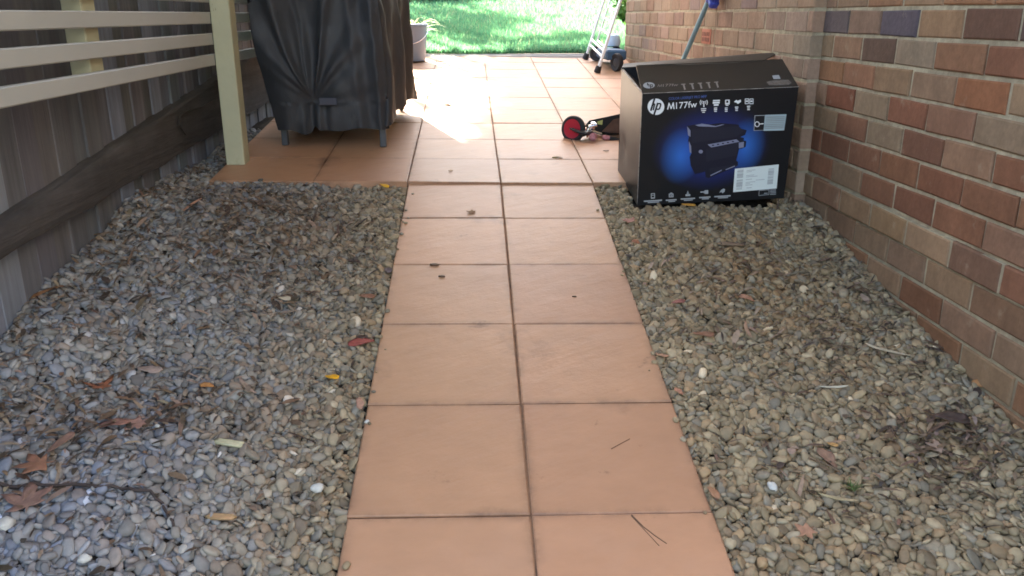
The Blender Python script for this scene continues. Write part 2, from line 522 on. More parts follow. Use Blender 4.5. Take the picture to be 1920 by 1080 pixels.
# ------------------------------------------------------------------ brick house
house = empty('brick_house', (XW, 3.0, 0), 'long red and brown brick house wall with pale mortar along the right of the path', 'house')
PALETTE = [(.33, .165, .095), (.30, .19, .12), (.35, .23, .15), (.38, .25, .165), (.27, .125, .075), (.33, .20, .12), (.24, .135, .09), (.36, .22, .13), (.30, .205, .14)]
DARK, BLUE, BLU2, RED, OR, TAN, PINK, GT = (.135, .09, .072), (.10, .10, .145), (.14, .125, .145), (.27, .115, .07), (.38, .19, .105), (.36, .25, .16), (.37, .24, .17), (.31, .235, .16)
CH, KZ = .0824, .018 + Z0                   # course height, height of bed joint 0
BL = .2245
SPECIAL = {(0, 0): BLU2, (0, 1): (.30, .20, .15), (0, 2): BLUE, (0, 3): (.34, .215, .13), (0, 4): (.16, .085, .065), (0, 5): (.10, .075, .075), (0, 6): (.28, .16, .10),
           (-1, 0): PINK, (-1, 1): (.34, .24, .16), (-1, 2): (.33, .18, .11), (-1, 3): (.36, .24, .15), (-1, 4): OR, (-1, 5): OR,
           (1, 0): (.35, .25, .16), (1, 1): (.36, .215, .14), (1, 2): DARK, (1, 3): (.33, .26, .19), (1, 4): (.30, .155, .09), (1, 5): RED,
           (2, 0): (.31, .16, .085), (2, 1): (.36, .18, .11), (2, 2): (.34, .22, .14), (2, 3): (.33, .22, .145), (2, 4): (.36, .145, .075), (2, 5): TAN,
           (3, 0): PINK, (3, 1): (.23, .08, .05), (3, 2): GT, (3, 3): (.27, .11, .07), (3, 4): (.30, .16, .105), (3, 5): GT,
           (4, 0): TAN, (4, 1): (.23, .11, .07), (4, 2): GT, (4, 3): (.20, .095, .065), (4, 4): (.33, .20, .13), (4, 5): RED,
           (5, 0): (.26, .105, .06), (5, 1): (.22, .095, .06), (5, 2): (.25, .115, .07), (5, 3): (.26, .115, .065), (5, 4): (.23, .095, .055),
           (6, 0): (.36, .16, .095), (6, 1): (.32, .22, .14), (6, 2): (.28, .13, .08), (6, 3): (.22, .095, .06), (6, 4): (.29, .13, .075), (6, 5): (.31, .18, .12),
           (7, 0): TAN, (7, 1): (.32, .175, .11), (7, 2): (.36, .23, .14), (7, 3): (.37, .24, .14)}


def brick(mb, X, y0, y1, z0, z1, depth, col, ends=False):
    mb.cur = col
    j = lambda a: random.uniform(-a, a)
    f = X + j(.0022)
    b = .004
    Q = [(y0 + j(.0022), z0 + j(.0022)), (y1 + j(.0022), z0 + j(.0022)), (y1 + j(.0022), z1 + j(.0022)), (y0 + j(.0022), z1 + j(.0022))]
    I = [(Q[0][0] + b, Q[0][1] + b), (Q[1][0] - b, Q[1][1] + b), (Q[2][0] - b, Q[2][1] - b), (Q[3][0] + b, Q[3][1] - b)]
    vs = [(f + depth, y, z) for y, z in Q] + [(f + .003, y, z) for y, z in Q] + [(f, y, z) for y, z in I]
    fs = [(k, (k + 1) % 4, 4 + (k + 1) % 4, 4 + k) for k in range(4)] + [(4 + k, 4 + (k + 1) % 4, 8 + (k + 1) % 4, 8 + k) for k in range(4)] + [(8, 9, 10, 11)]
    mb.add(vs, fs)


wall, plinth = MB(), MB()
JN = .0052                                   # half joint
for k in range(-9, 18):                      # courses, downwards
    zt, zb = KZ - CH * k, KZ - CH * (k + 1)
    off = 0 if k % 2 == 0 else .5
    # near section
    i = 0
    ytop = YJ + .005
    y = 3.058
    edges = [y - BL * (n_ + (0 if k % 2 == 0 else -.5)) + random.uniform(-.006, .006) for n_ in range(0, 20)]
    edges = [e for e in edges if e < ytop - .03]
    edges = [ytop] + edges
    X = XW - (.010 if k == 7 else 0)
    for i in range(len(edges) - 1):
        y1, y0 = edges[i], edges[i + 1]
        if y0 < -1.2: break
        c = SPECIAL.get((k, i))
        c = jit(c, .05) if c else jit(random.choice(PALETTE), .12)
        brick(plinth if k == 7 else wall, X, y0 + JN, y1 - JN, zb + JN, zt - JN, .05, c)
    # far section
    edges = [YJ + BL * (n_ + (.72 if k % 2 else .22)) + random.uniform(-.006, .006) for n_ in range(0, 18)]
    edges = [YJ] + [e for e in edges if e < 6.6] + [6.66]
    ee = []
    for e in edges: ee.append(e)
    for i in range(len(ee) - 1):
        y0, y1 = ee[i], ee[i + 1]
        segs = [(y0, y1)]
        if y0 < 4.24 < y1: segs = [(y0, 4.24), (4.24, y1)]
        for s0, s1 in segs:
            if s1 - s0 < .03: continue
            if k == 1 and s0 < 4.47 and s1 > 4.30: continue      # room for the vent brick
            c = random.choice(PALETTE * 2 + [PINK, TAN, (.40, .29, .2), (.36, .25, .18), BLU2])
            c = tuple(.52 * a_ + .48 * b_ for a_, b_ in zip(c, (.47, .375, .31)))  # far bricks paled, lens glare mixed into their colour
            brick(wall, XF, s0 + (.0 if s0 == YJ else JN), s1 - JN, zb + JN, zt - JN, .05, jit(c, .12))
    if k == 1:
        brick(wall, XF, 4.245 + JN, 4.30 - JN, zb + JN, zt - JN, .05, jit(PINK))
        brick(wall, XF, 4.47 + JN, 4.60, zb + JN, zt - JN, .05, jit(TAN))
MEANB = (.315, .185, .118)
for q in (wall, plinth): q.c = [tuple(.76 * k_ * (.80 * c[i_] + .20 * MEANB[i_]) for i_, k_ in enumerate((.97, .93, .86))) + (1,) for c in q.c]
wall.build('wall', M['brick'], house)
plinth.build('plinth_course', M['brick'], house)
mo = MB()
ZB, ZT = KZ - CH * 18, KZ + CH * 9
mo.box((XW + .0055, -1.2, ZB), (XW + .25, YJ + .02, ZT))
mo.box((XW - .0045, -1.2, KZ - CH * 8 + .004), (XW + .0055, YJ - .001, KZ - CH * 7 - .004))
mo.box((XF + .0035, YJ + .004, ZB), (XW + .25, 4.236, ZT))
mo.box((XF + .0035, 4.246, ZB), (XW + .25, 6.655, ZT))
mo.build('mortar', M['mortar'], house)
v = MB()
v.box((XF - .002, 4.30 + JN, KZ - CH * 2 + JN), (XF + .03, 4.47 - JN, KZ - CH + JN * -1))
vo = v.build('air_vent', M['vent'], house)
vs_ = MB()
for a in range(5):
    y = 4.325 + a * .028
    for b in range(2):
        z = KZ - CH * 2 + .016 + b * .027
        vs_.box((XF - .0035, y, z), (XF - .0015, y + .012, z + .02))
vs_.build('slot', M['vent_dark'], vo)
# unseen house body above and right, with a roof added to shade the terrace
hb = MB()
hb.box((XW + .25, -1.2, ZB), (7.5, 6.655, ZT + 1.7))
hb.box((XF + .01, -1.2, ZT), (XW + .25, 6.655, ZT + 1.7))
hb.build('upper_wall', M['fascia'], house)
SHADE_Y0, SHADE_Y1 = 1.75, 5.35
rf = MB()
ZR = 2.62
rf.box((-1.32, SHADE_Y0, ZR), (XF + .01, SHADE_Y1, ZR + .06))
rf.build('added_shade_roof', M['roof'], house)

# ------------------------------------------------------------------ paling fence with sleeper
fx, fy = XN, 1.0
fence = empty('paling_fence', (XN, 3.0, .6), 'weathered grey timber paling fence with a dark sleeper along its foot left of the gravel', 'fence')
pal = MB()
y = -1.0
n_ = 0
while y < 9.5:
    wd = random.uniform(.088, .104)
    off = random.uniform(-.004, .004) + (.006 if n_ % 2 else 0)
    base = random.choice([(.25, .25, .265), (.30, .305, .325), (.19, .18, .18), (.22, .21, .21), (.33, .34, .37), (.165, .15, .145), (.28, .29, .325)])
    base = tuple(.78 * b_ + .22 * .25 for b_ in base)
    pal.cur = jit((base[0] * .68, base[1] * .74, base[2] * .83), .12)
    ov = .006
    zt = 1.2 + .72 + random.uniform(-.02, .02)
    Mx = Matrix.Translation((0, 0, 0)) @ Matrix.Rotation(random.uniform(-.006, .006), 4, 'X')
    pal.box((XN - .02 + off, y - ov, -.2), (XN - .004 + off, y + wd + ov, zt), None, .0025)
    y += wd + random.uniform(.001, .005); n_ += 1
pal.build('palings', M['paling'], fence)
sp = MB()
ys = np.linspace(.2, 6.0, 60)


def sl_top(y): return Z0 - .489 + .106 * (y - 2.0)
def sl_bot(y): return Z0 - .563 + .030 * (y - 2.0)


vs, fs = [], []
for i, y in enumerate(ys):
    n1 = mnoise.noise(Vector((y * 4, 1, 0))) * .008; n2 = mnoise.noise(Vector((y * 5, 7, 0))) * .010; n3 = mnoise.noise(Vector((y * 3, 3, 2))) * .006
    xf = XN + .045 + n3
    for (x, z) in ((XN - .002, sl_bot(y) + n2), (xf, sl_bot(y) + n2 + .004), (xf + .004, (sl_bot(y) + sl_top(y)) / 2), (xf - .002, sl_top(y) + n1 - .008), (xf - .010, sl_top(y) + n1), (XN - .002, sl_top(y) + n1 + .003)):
        vs.append((x, y, z))
for i in range(len(ys) - 1):
    for k in range(6):
        fs.append((i * 6 + k, i * 6 + (k + 1) % 6, (i + 1) * 6 + (k + 1) % 6, (i + 1) * 6 + k))
sp.add(vs, fs)
sp.build('sleeper', M['sleeper'], fence, smooth=True)
# a dry root hanging over the sleeper
rt = MB()
rp = [on_x(*p, XN + .062) for p in ((398, 188), (375, 202), (350, 208), (336, 220), (336, 234), (348, 252))]
rt.tube(rp, [.003, .004, .0045, .005, .005, .003], 7)
tag(rt.build('root', mat('dark_root', (.03, .024, .02), .9), smooth='full', loc=tuple(rp[-1])), 'thin dark root curling down over the fence sleeper left of the cream post', 'root')

# ------------------------------------------------------------------ slatted screen and post
scr = empty('slatted_screen', (-.94, 3.46, .63), 'cream painted post with pale horizontal slats in front of the paling fence', 'screen')
pb = MB()
zb = tz(-.94, 3.46) - .002
pb.box((-.979, 3.428, zb), (-.905, 3.512, 2.64), None, .003)
pb.build('post', M['cream'], scr)
for i in range(11):
    zc = Z0 - .168 + .078 * i
    rb = MB()
    rb.box((-1.006 + random.uniform(-.001, .001), -.6, zc - .0215), (-.982, 5.9, zc + .0215), None, .003)
    rb.build('slat', M['rail'], scr)
bt = MB()
bt.box((-1.062, 2.37, Z0 - .186), (-1.0085, 2.455, 2.6), None, .003)
bt.build('batten', M['cream'], scr)
bt = MB()
bt.box((-1.062, 5.0, Z0 - .186), (-1.0085, 5.085, 2.6), None, .003)
bt.build('batten', M['cream'], scr)

# ------------------------------------------------------------------ covered barbecue
bbq = empty('covered_barbecue', (-.6, 4.1, tz(-.6, 4.1)), 'tall barbecue under a dusty black fabric cover standing on the terracotta terrace', 'barbecue')
YFc, YBc = 3.70, 4.52
NF, NS, NB, MZ = 150, 70, 30, 90
fl_b, fr_b = on_y(519, 247, YFc), on_y(729, 242, YFc)
fl_t, fr_t = on_y(458, -12, YFc), on_y(706, -12, YFc)
br_b = on_y(783, 183, YBc); br_t = on_y(770, -8, YBc)
pin = on_y(588, 190, YFc)
ZTOP = 1.42


def lerp(a, b, t): return a + (b - a) * t


ridges = [(-.66, .13, .026), (-.40, .075, .034), (-.22, .05, -.016), (-.02, .17, -.036), (.22, .06, .032), (.46, .10, -.010), (.62, .11, .020), (.98, .16, .016), (1.3, .16, .012), (-.95, .12, .012)]


def cover_point(s, t):
    """s along the perimeter: 0..1 front, 1..2 right side, 2..3 back, 3..4 left ; t 0 hem .. 1 top"""
    wob = math.sin(s * 5.1) * .006
    def hem(s):
        if s <= 1:
            h = fl_b[2] + (fr_b[2] - fl_b[2]) * s + .004 * math.sin(s * 9 + 1) + .004 * math.sin(s * 19)
            h += .022 * math.exp(-((s - .345) / .03) ** 2) - .012 * math.exp(-((s - .24) / .08) ** 2)
            return h
        if s <= 2: return lerp(fr_b[2], br_b[2], (s - 1) ** .8) + .03 * math.sin((s - 1) * math.pi) + .006 * math.sin(s * 19)
        zg = tz(-.6, YBc) + .025
        if s <= 3: return lerp(br_b[2], zg, sstep(2, 2.3, s))
        return lerp(zg, fl_b[2], sstep(3.55, 4, s))
    z = lerp(hem(s), ZTOP, t)
    tt = (z - fl_b[2]) / (fl_t[2] - fl_b[2])
    xl = lerp(fl_b[0], fl_t[0], tt ** 1.0 if tt > 0 else tt) - .012 * math.sin(math.pi * min(1, max(0, tt)))
    xr = lerp(fr_b[0], fr_t[0], tt) + .012 * math.sin(3 * tt)
    tb = (z - br_b[2]) / (br_t[2] - br_b[2])
    xb = lerp(br_b[0], br_t[0], max(0, tb) ** .7 if tb > 0 else tb)
    if s <= 1: p = Vector((lerp(xl, xr, s), YFc, z)); n = Vector((0, -1, 0)); a = s
    elif s <= 2: p = Vector((lerp(xr, xb, s - 1), lerp(YFc, YBc, s - 1), z)); n = Vector((1, -.1, 0)); a = s - 1
    elif s <= 3: p = Vector((lerp(xb, xl + .02, s - 2), YBc, z)); n = Vector((0, 1, 0)); a = s - 2
    else: p = Vector((lerp(xl + .02, xl, s - 3), lerp(YBc, YFc, s - 3), z)); n = Vector((-1, 0, 0)); a = s - 3
    d = -.03 * (abs(2 * a - 1) ** 6)          # round the corners
    if s <= 1:
        dx, dz = p.x - pin[0], p.z - pin[2]
        r = math.hypot(dx, dz)
        if dz > -.01:
            th = math.atan2(dx, max(dz, 1e-4))
            for c, wd, am in ridges:
                d += am * math.exp(-((th - c - .05 * math.sin(r * 9 + c * 7)) / wd) ** 2) * sstep(.0, .16, r) * (1 - .25 * sstep(.3, .8, r))
        else:
            d += .012 * math.sin(dx * 95) * math.exp(-(dx / .07) ** 2) + .006 * math.sin(dx * 40)
        d += .028 * math.sin(math.pi * s) * math.sin(math.pi * min(1, max(0, t * 1.6))) + .014 * math.sin(p.x * 13 + p.z * 6) * math.sin(p.z * 7 + 1)
        d -= .045 * math.exp(-(r / .06) ** 2)
        d += .016 * math.exp(-((s - .93) / .03) ** 2) - .012 * math.exp(-((s - .84) / .04) ** 2) + .010 * math.exp(-((s - .76) / .035) ** 2)
    elif s <= 2:
        d += .016 * math.sin(a * 17 + 2 * t) + .009 * math.sin(a * 37 - 3 * t)
    d += .010 * mnoise.noise(Vector((p.x * 9, p.y * 9, p.z * 4))) + .006 * mnoise.noise(Vector((p.x * 22, p.y * 22 + 5, p.z * 14)))
    return p + n * d


ss = list(np.linspace(0, 1, NF, endpoint=False)) + list(np.linspace(1, 2, NS, endpoint=False)) + list(np.linspace(2, 3, NB, endpoint=False)) + list(np.linspace(3, 4, 40, endpoint=False))
cv = MB()
vs = [cover_point(s, t) for t in np.linspace(0, 1, MZ) for s in ss]
n = len(ss)
fs = [(j * n + i, j * n + (i + 1) % n, (j + 1) * n + (i + 1) % n, (j + 1) * n + i) for j in range(MZ - 1) for i in range(n)]
fs.append(tuple((MZ - 1) * n + i for i in range(n)))
cv.add(vs, fs)
cvo = cv.build('cover', M['cover'], bbq, smooth='full')
st = MB()
q0, q1 = on_y(598, 183, YFc - .026), on_y(633, 197, YFc - .02)
st.box((q0[0], YFc - .034, q1[2]), (q1[0], YFc - .026, q0[2]), None, .003)
st.build('buckle_strap', M['strap'], cvo)
for (px, py, Y, h) in ((536, 272, 3.78, .13), (719, 275, 3.755, .15), (560, 232, 4.45, .2)):
    lg = MB()
    b = on_t(px, py); b = np.array([b[0], b[1], tz(b[0], b[1])])
    lg.box((b[0] - .014, b[1] - .014, b[2]), (b[0] + .014, b[1] + .014, b[2] + h), None, .003)
    lg.build('leg', M['steel_grey'], bbq)
cs = MB()
b = on_t(753, 208)
cs.lathe([(.0, -.012), (.02, -.012), (.026, -.006), (.026, .006), (.02, .012), (0, .012)], (b[0], b[1], tz(b[0], b[1]) + .026), (1, .3, 0), 20)
cs.box((b[0] - .008, b[1] - .008, b[2] + .03), (b[0] + .008, b[1] + .008, b[2] + .2))
cs.build('castor', M['black_plastic'], bbq, smooth=True)

# ------------------------------------------------------------------ printer carton
bx = Matrix.Translation((.6190, 2.9660, Z0 - .6655)) @ Matrix.Rotation(rad(.698), 4, 'Z') @ Matrix.Rotation(rad(-2.082), 4, 'Y') @ Matrix.Rotation(rad(9.177), 4, 'X')
BW, BD, BH = .5487, .387, .4127
box = empty('printer_carton', tuple(bx.translation), 'black glossy carton with a printer on blue, standing on gravel by the brick wall', 'box')
T_ = lambda x, y, z: bx @ Vector((x, y, z))


def homog(src, dst):
    A, b = [], []
    for (x, y), (u, v_) in zip(src, dst):
        A.append([x, y, 1, 0, 0, 0, -u * x, -u * y]); b.append(u)
        A.append([0, 0, 0, x, y, 1, -v_ * x, -v_ * y]); b.append(v_)
    h = np.linalg.solve(np.array(A, float), np.array(b, float))
    return np.append(h, 1).reshape(3, 3)


def happly(H, p):
    q = H @ np.array([p[0], p[1], 1.0]); return q[0] / q[2], q[1] / q[2]


HF = homog([(1205, 179), (1497, 163), (1470, 371), (1194, 384)], [(0, 1), (1, 1), (1, 0), (0, 0)])
def bulge(s, t): return .0 * math.sin(math.pi * s) * math.sin(math.pi * t)


def face_pt(px, py, lift):
    s, t = happly(HF, (px, py))
    s = min(.999, max(.001, s)); t = min(.999, max(.001, t))
    return T_(s * BW, -bulge(s, t) - lift, t * BH)


# body: four walls with thickness, a floor, gently bulging front
bd = MB()
th = .005
NX, NZ = 16, 12
def sheet(mb, fn, nu, nv):
    vs = [fn(i / nu, j / nv) for j in range(nv + 1) for i in range(nu + 1)]
    mb.add(vs, [(j * (nu + 1) + i, j * (nu + 1) + i + 1, (j + 1) * (nu + 1) + i + 1, (j + 1) * (nu + 1) + i) for j in range(nv) for i in range(nu)])
def lb(s, t): return .006 * math.sin(math.pi * s) * math.sin(math.pi * t) - .010 * math.exp(-((s - .75) / .15) ** 2 - ((t - .3) / .1) ** 2)
sheet(bd, lambda s, t: T_(-lb(s, t), s * BD, t * BH), 16, 16)
sheet(bd, lambda s, t: T_(BW + lb(s, t), s * BD, t * BH), 10, 10)
sheet(bd, lambda s, t: T_(s * BW, BD, t * BH), 6, 6)
sheet(bd, lambda s, t: T_(s * BW, s * 0 + t * BD, 0), 2, 2)
sheet(bd, lambda s, t: T_(th, th + s * (BD - 2 * th), t * BH), 2, 2)
sheet(bd, lambda s, t: T_(BW - th, th + s * (BD - 2 * th), t * BH), 2, 2)
sheet(bd, lambda s, t: T_(s * BW, BD - th, t * BH), 2, 2)
sheet(bd, lambda s, t: T_(s * BW, th + .004, t * BH), 2, 2)
bdo = bd.build('body', M['carton'], box, smooth='full', recalc=False)

# front panel with the printed blue gradient (UV driven artwork)
fm = bpy.data.materials.new('printed_front')
fm.use_nodes = True
t = fm.node_tree; N = t.nodes; L = t.links
b = N['Principled BSDF']; b.inputs['Roughness'].default_value = .34
at_ = N.new('ShaderNodeAttribute'); at_.attribute_name = 'Col'
L.new(at_.outputs['Color'], b.inputs['Base Color'])
fr = MB()
FX, FZ = 80, 60
cols = []
vs = []
for j in range(FZ + 1):
    for i in range(FX + 1):
        s, t_ = i / FX, j / FZ
        vs.append(T_(s * BW, -bulge(s, t_), t_ * BH))
        d = math.sqrt(((s - .47) / .40) ** 2 + ((t_ - .50) / .40) ** 2)
        k = max(0, 1 - d) ** 1.25
        hot = max(0, 1 - math.sqrt(((s - .27) / .14) ** 2 + ((t_ - .44) / .26) ** 2)) + max(0, 1 - math.sqrt(((s - .70) / .13) ** 2 + ((t_ - .50) / .26) ** 2))
        cols.append((.010 + .012 * k + .012 * hot, .011 + .040 * k + .13 * hot, .013 + .32 * k + .42 * hot, 1))
fr.add(vs, [(j * (FX + 1) + i, j * (FX + 1) + i + 1, (j + 1) * (FX + 1) + i + 1, (j + 1) * (FX + 1) + i) for j in range(FZ) for i in range(FX)])
fr.c = cols
fro = fr.build('front_panel', fm, box, smooth='full', recalc=False)
fro['label'] = 'black front panel with a blue glow printed round the printer'


class Print:
    """flat ink shapes on a surface given by a px -> point function"""
    def __init__(s, fn): s.fn = fn; s.mb = MB()
    def poly(s, pts, lift=.0006, sub=1):
        # fan with subdivided edges so it follows the bulge
        P_ = []
        for i in range(len(pts)):
            a, b_ = pts[i], pts[(i + 1) % len(pts)]
            for k in range(sub): P_.append((lerp(a[0], b_[0], k / sub), lerp(a[1], b_[1], k / sub)))
        s.mb.add([s.fn(x, y, lift) for x, y in P_], [tuple(range(len(P_)))])
    def rect(s, cx, cy, w_, h_, sl_=-.055, lift=.0006):
        s.poly([(cx - w_ / 2, cy - h_ / 2 - sl_ * -w_ / 2 * -1), (cx + w_ / 2, cy - h_ / 2 + sl_ * w_ / 2), (cx + w_ / 2, cy + h_ / 2 + sl_ * w_ / 2), (cx - w_ / 2, cy + h_ / 2 - sl_ * w_ / 2)], lift)
    def disc(s, cx, cy, rx, ry, lift=.0006, n=28): s.poly([(cx + rx * math.cos(2 * math.pi * k / n), cy + ry * math.sin(2 * math.pi * k / n)) for k in range(n)], lift)
    def stroke(s, pts, wd, lift=.0006):
        for (a, b_) in zip(pts[:-1], pts[1:]):
            dx, dy = b_[0] - a[0], b_[1] - a[1]; l = math.hypot(dx, dy) or 1
            ox, oy = -dy / l * wd / 2, dx / l * wd / 2; ex, ey = dx / l * wd * .25, dy / l * wd * .25
            s.poly([(a[0] + ox - ex, a[1] + oy - ey), (b_[0] + ox + ex, b_[1] + oy + ey), (b_[0] - ox + ex, b_[1] - oy + ey), (a[0] - ox - ex, a[1] - oy - ey)], lift)
    def text(s, body, bl, br, cap, lift=.0006, shear=0.0, bold=0.0):
        cu = bpy.data.curves.new('t', 'FONT'); cu.body = body; cu.resolution_u = 4; cu.offset = bold
        o = bpy.data.objects.new('t', cu); COL.objects.link(o)
        dg = bpy.context.evaluated_depsgraph_get()
        me = bpy.data.meshes.new_from_object(o.evaluated_get(dg))
        co = [v_.co.copy() for v_ in me.vertices]
        x0, x1 = min(c.x for c in co), max(c.x for c in co)
        ch = .69
        vs = []
        for c in co:
            k = (c.x - x0) / (x1 - x0)
            vs.append(s.fn(lerp(bl[0], br[0], k) + shear * c.y, lerp(bl[1], br[1], k) - c.y / ch * cap, lift))
        s.mb.add(vs, [tuple(p.vertices) for p in me.polygons])
        bpy.data.objects.remove(o); bpy.data.curves.remove(cu); bpy.data.meshes.remove(me)
    def build(s, name, m, parent, label=None):
        o = s.mb.build(name, m, parent, recalc=False)
        if label: o['label'] = label
        return o


Z2 = lambda x, y: (1190 + x / 10.8, 165 + y / 10.8)
Z3 = lambda x, y: (1280 + x / 6.968, 165 + y / 6.968)
Z4 = lambda x, y: (1190 + x / 6.194, 300 + y / 6.194)
Z5 = lambda x, y: (1160 + x / 9.818, 90 + y / 9.818)
Z6 = lambda x, y: (1350 + x / 9.818, 90 + y / 9.818)
p = Print(face_pt); p.disc(*Z2(427, 403), 15.4, 15.0); lg = p.build('logo_disc', M['ink_white'], box, 'round white emblem at the top left of the front')
p = Print(face_pt)
p.stroke([Z2(402, 235), Z2(325, 475)], 3.3, .0011)
p.stroke([Z2(352, 395), Z2(375, 350), Z2(402, 352), Z2(372, 465)], 2.7, .00115)
p.stroke([Z2(462, 335), Z2(385, 570)], 3.3, .0011)
p.stroke([Z2(455, 342), Z2(512, 340), Z2(522, 362), Z2(497, 438), Z2(478, 452), Z2(432, 452)], 2.7, .00115)
p.build('logo_letters', M['ink_black'], lg)
p = Print(face_pt); p.text('177fw', Z2(826, 440), Z2(1245, 405), 11.6, bold=.004)
for a_, b_ in (((660, 450), (688, 328)), ((688, 328), (728, 440)), ((728, 440), (772, 320)), ((772, 320), (786, 442))): p.stroke([Z2(*a_), Z2(*b_)], 1.9, .0007)
p.build('model_lettering', M['ink_white'], box)
p = Print(face_pt); p.text('COLOR LASERJET PRO MFP', Z2(682, 268), Z2(1442, 212), 4.6, bold=.01); p.build('subtitle_lettering', M['ink_blue'], box)
# feature icons, top row
def icon(fn):
    q = Print(face_pt); fn(q); return q.build('icon', M['ink_grey'] if False else M['ink_white'], box)
def cap_lines(q, cx, cy, ws, dy=3.2):
    for k, w_ in enumerate(ws): q.rect(cx, cy + k * dy, w_, 1.7)
def i1(q):
    x, y = Z3(265, 215); q.stroke([(x, y - 2), (x + .3, y + 6)], 2.0); q.disc(x, y - 3, 1.6, 1.6)
    for sx in (-1, 1):
        q.stroke([(x + sx * 3, y - 5), (x + sx * 4, y - 2.5), (x + sx * 3, y)], 1.2); q.stroke([(x + sx * 5.6, y - 6.5), (x + sx * 7, y - 2.5), (x + sx * 5.6, y + 2)], 1.3)
    cap_lines(q, *Z3(262, 280), (10, 9, 5))
def i2(q):
    x, y = Z3(430, 195); q.rect(x, y - 3, 13, 2.4); q.rect(x - .5, y + .8, 13, 3.4); q.rect(x - .5, y + 5, 9, 3.2); cap_lines(q, *Z3(418, 270), (6, 6, 5), 3.0)
def i3(q):
    x, y = Z3(573, 190); q.rect(x, y - 3.4, 8.5, 1.6); q.rect(x - 3.3, y, 2, 6); q.rect(x + 3, y, 2.6, 6); q.rect(x, y + 3.2, 8.6, 3); q.rect(x - .6, y + 6.2, 5, 1.6); cap_lines(q, *Z3(557, 268), (5, 5, 5), 3.0)
def i4(q):
    x, y = Z3(705, 185); q.poly([(x - 7, y + .5), (x - 2, y - 3.5), (x, y - 1.6), (x + 6, y - 4), (x + 6.4, y), (x + 1, y + 4.4), (x - 2, y + 2)]); cap_lines(q, *Z3(693, 255), (6.5, 5, 5), 3.0)
def i5(q):
    x, y = Z3(858, 180)
    for sx in (-4.4, 4.2):
        q.rect(x + sx, y - 4.6, 7, 1.3); q.rect(x + sx, y + 4.2, 7, 1.3); q.rect(x + sx - 3.2, y, 1.2, 9); q.rect(x + sx + 3.2, y, 1.2, 9); q.rect(x + sx, y - .4, 4, 2.6)
    cap_lines(q, *Z3(850, 243), (6.5, 5, 5), 3.0)
for f_ in (i1, i2, i3, i4, i5): icon(f_)
# bottom row
def jb(cx, cy, w_, kind):
    def fn(q):
        x, y = Z4(cx, cy)
        if kind == 0: q.rect(x, y - 4, 7, 1.4); q.rect(x - 3, y, 1.5, 9); q.rect(x + 3, y, 1.5, 9); q.rect(x, y + 4.2, 7, 2.2); q.rect(x, y - 1, 4, 1.2)
        if kind == 1: q.rect(x, y - 3.4, 4, 2); q.rect(x - 3.4, y + .6, 2, 6.5); q.rect(x + 3.4, y + .6, 2, 6.5); q.rect(x, y - 1.8, 8.6, 1.8); q.rect(x, y + 3.4, 8.6, 1.6); q.disc(x, y + 1, 1.4, 1.4)
        if kind == 2: q.rect(x, y + 2.6, 9, 3.6); q.rect(x, y - 1, 4.5, 1.6); q.stroke([(x, y - 5), (x, y)], 1.4)
        if kind == 3: q.stroke([(x - 8, y - .5), (x - 2, y - .8)], 2.2); q.rect(x + 3, y - .6, 6.6, 7); q.disc(x - 1, y - .6, 1.6, 2.4)
        if kind == 4: q.poly([(x - 6, y + 3), (x - 3, y - 2), (x + 2, y - 5), (x + 5, y - 4), (x + 4, y + 1), (x, y + 4), (x - 2, y + 1)])
        q.rect(x, y + 9.2, w_, 2.4); q.rect(x + 1, y + 12, w_ * .62, 1.8)
    q = Print(face_pt); fn(q); q.build('icon', M['ink_grey'], box)
for a in ((205, 408, 34, 0), (415, 400, 20, 1), (608, 385, 27, 2), (805, 370, 21, 3), (1010, 358, 31, 4)): jb(*a)
# printer picture
p = Print(face_pt)
p.poly([Z3(50, 500), Z3(220, 470), Z3(340, 480), Z3(480, 460), Z3(720, 480), Z3(735, 528), Z3(828, 550), Z3(806, 612), Z3(740, 640), Z3(790, 650), Z3(788, 688), Z3(822, 690), Z3(815, 765), Z3(760, 790), Z3(728, 790), Z3(690, 945), Z3(716, 965),
        (1382, 305), Z4(1190, 55), Z4(1160, 78), Z4(850, 205), Z4(815, 195), Z4(808, 132), Z4(690, 160), Z4(640, 60), Z3(80, 900), Z3(104, 850), Z3(60, 690), Z3(72, 640)], .0006)
pr = p.build('printer_picture', M['ink_navy'], box, 'printed picture of a black office printer')
p = Print(face_pt); p.poly([Z3(150, 490), Z3(240, 470), Z3(340, 484), Z3(420, 500), Z3(500, 478), Z3(540, 478), Z3(420, 512), Z3(200, 505)], .0011); p.poly([Z3(48, 505), Z3(92, 560), Z3(92, 640), Z3(60, 620)], .0011); p.poly([Z3(70, 690), Z3(100, 760), Z3(104, 850), Z3(80, 840)], .0011); p.build('lid_sheen', M['ink_lilac'], pr)
p = Print(face_pt); p.poly([Z3(315, 738), Z3(690, 668), Z3(732, 700), Z3(362, 777)], .0012); p.disc(*Z3(225, 830), 4, 3.4, .0012); p.poly([Z3(722, 712), Z3(790, 700), Z3(788, 772), Z3(722, 785)], .0012); p.build('control_strip', M['ink_lilac'], pr)
p = Print(face_pt)
for k in range(5): p.poly([Z3(365 + 65 * k, 742 - 12 * k), Z3(392 + 65 * k, 737 - 12 * k), Z3(404 + 65 * k, 750 - 12 * k), Z3(378 + 65 * k, 755 - 12 * k)], .0015)
p.build('button', M['ink_slate'], pr)
p = Print(face_pt); p.poly([Z4(850, 95), Z4(1150, 48), Z4(1155, 72), Z4(1045, 108), Z4(1000, 108), Z4(870, 178)], .0011); p.build('paper_tray', M['ink_lilac'] if False else M['ink_slate'], pr)
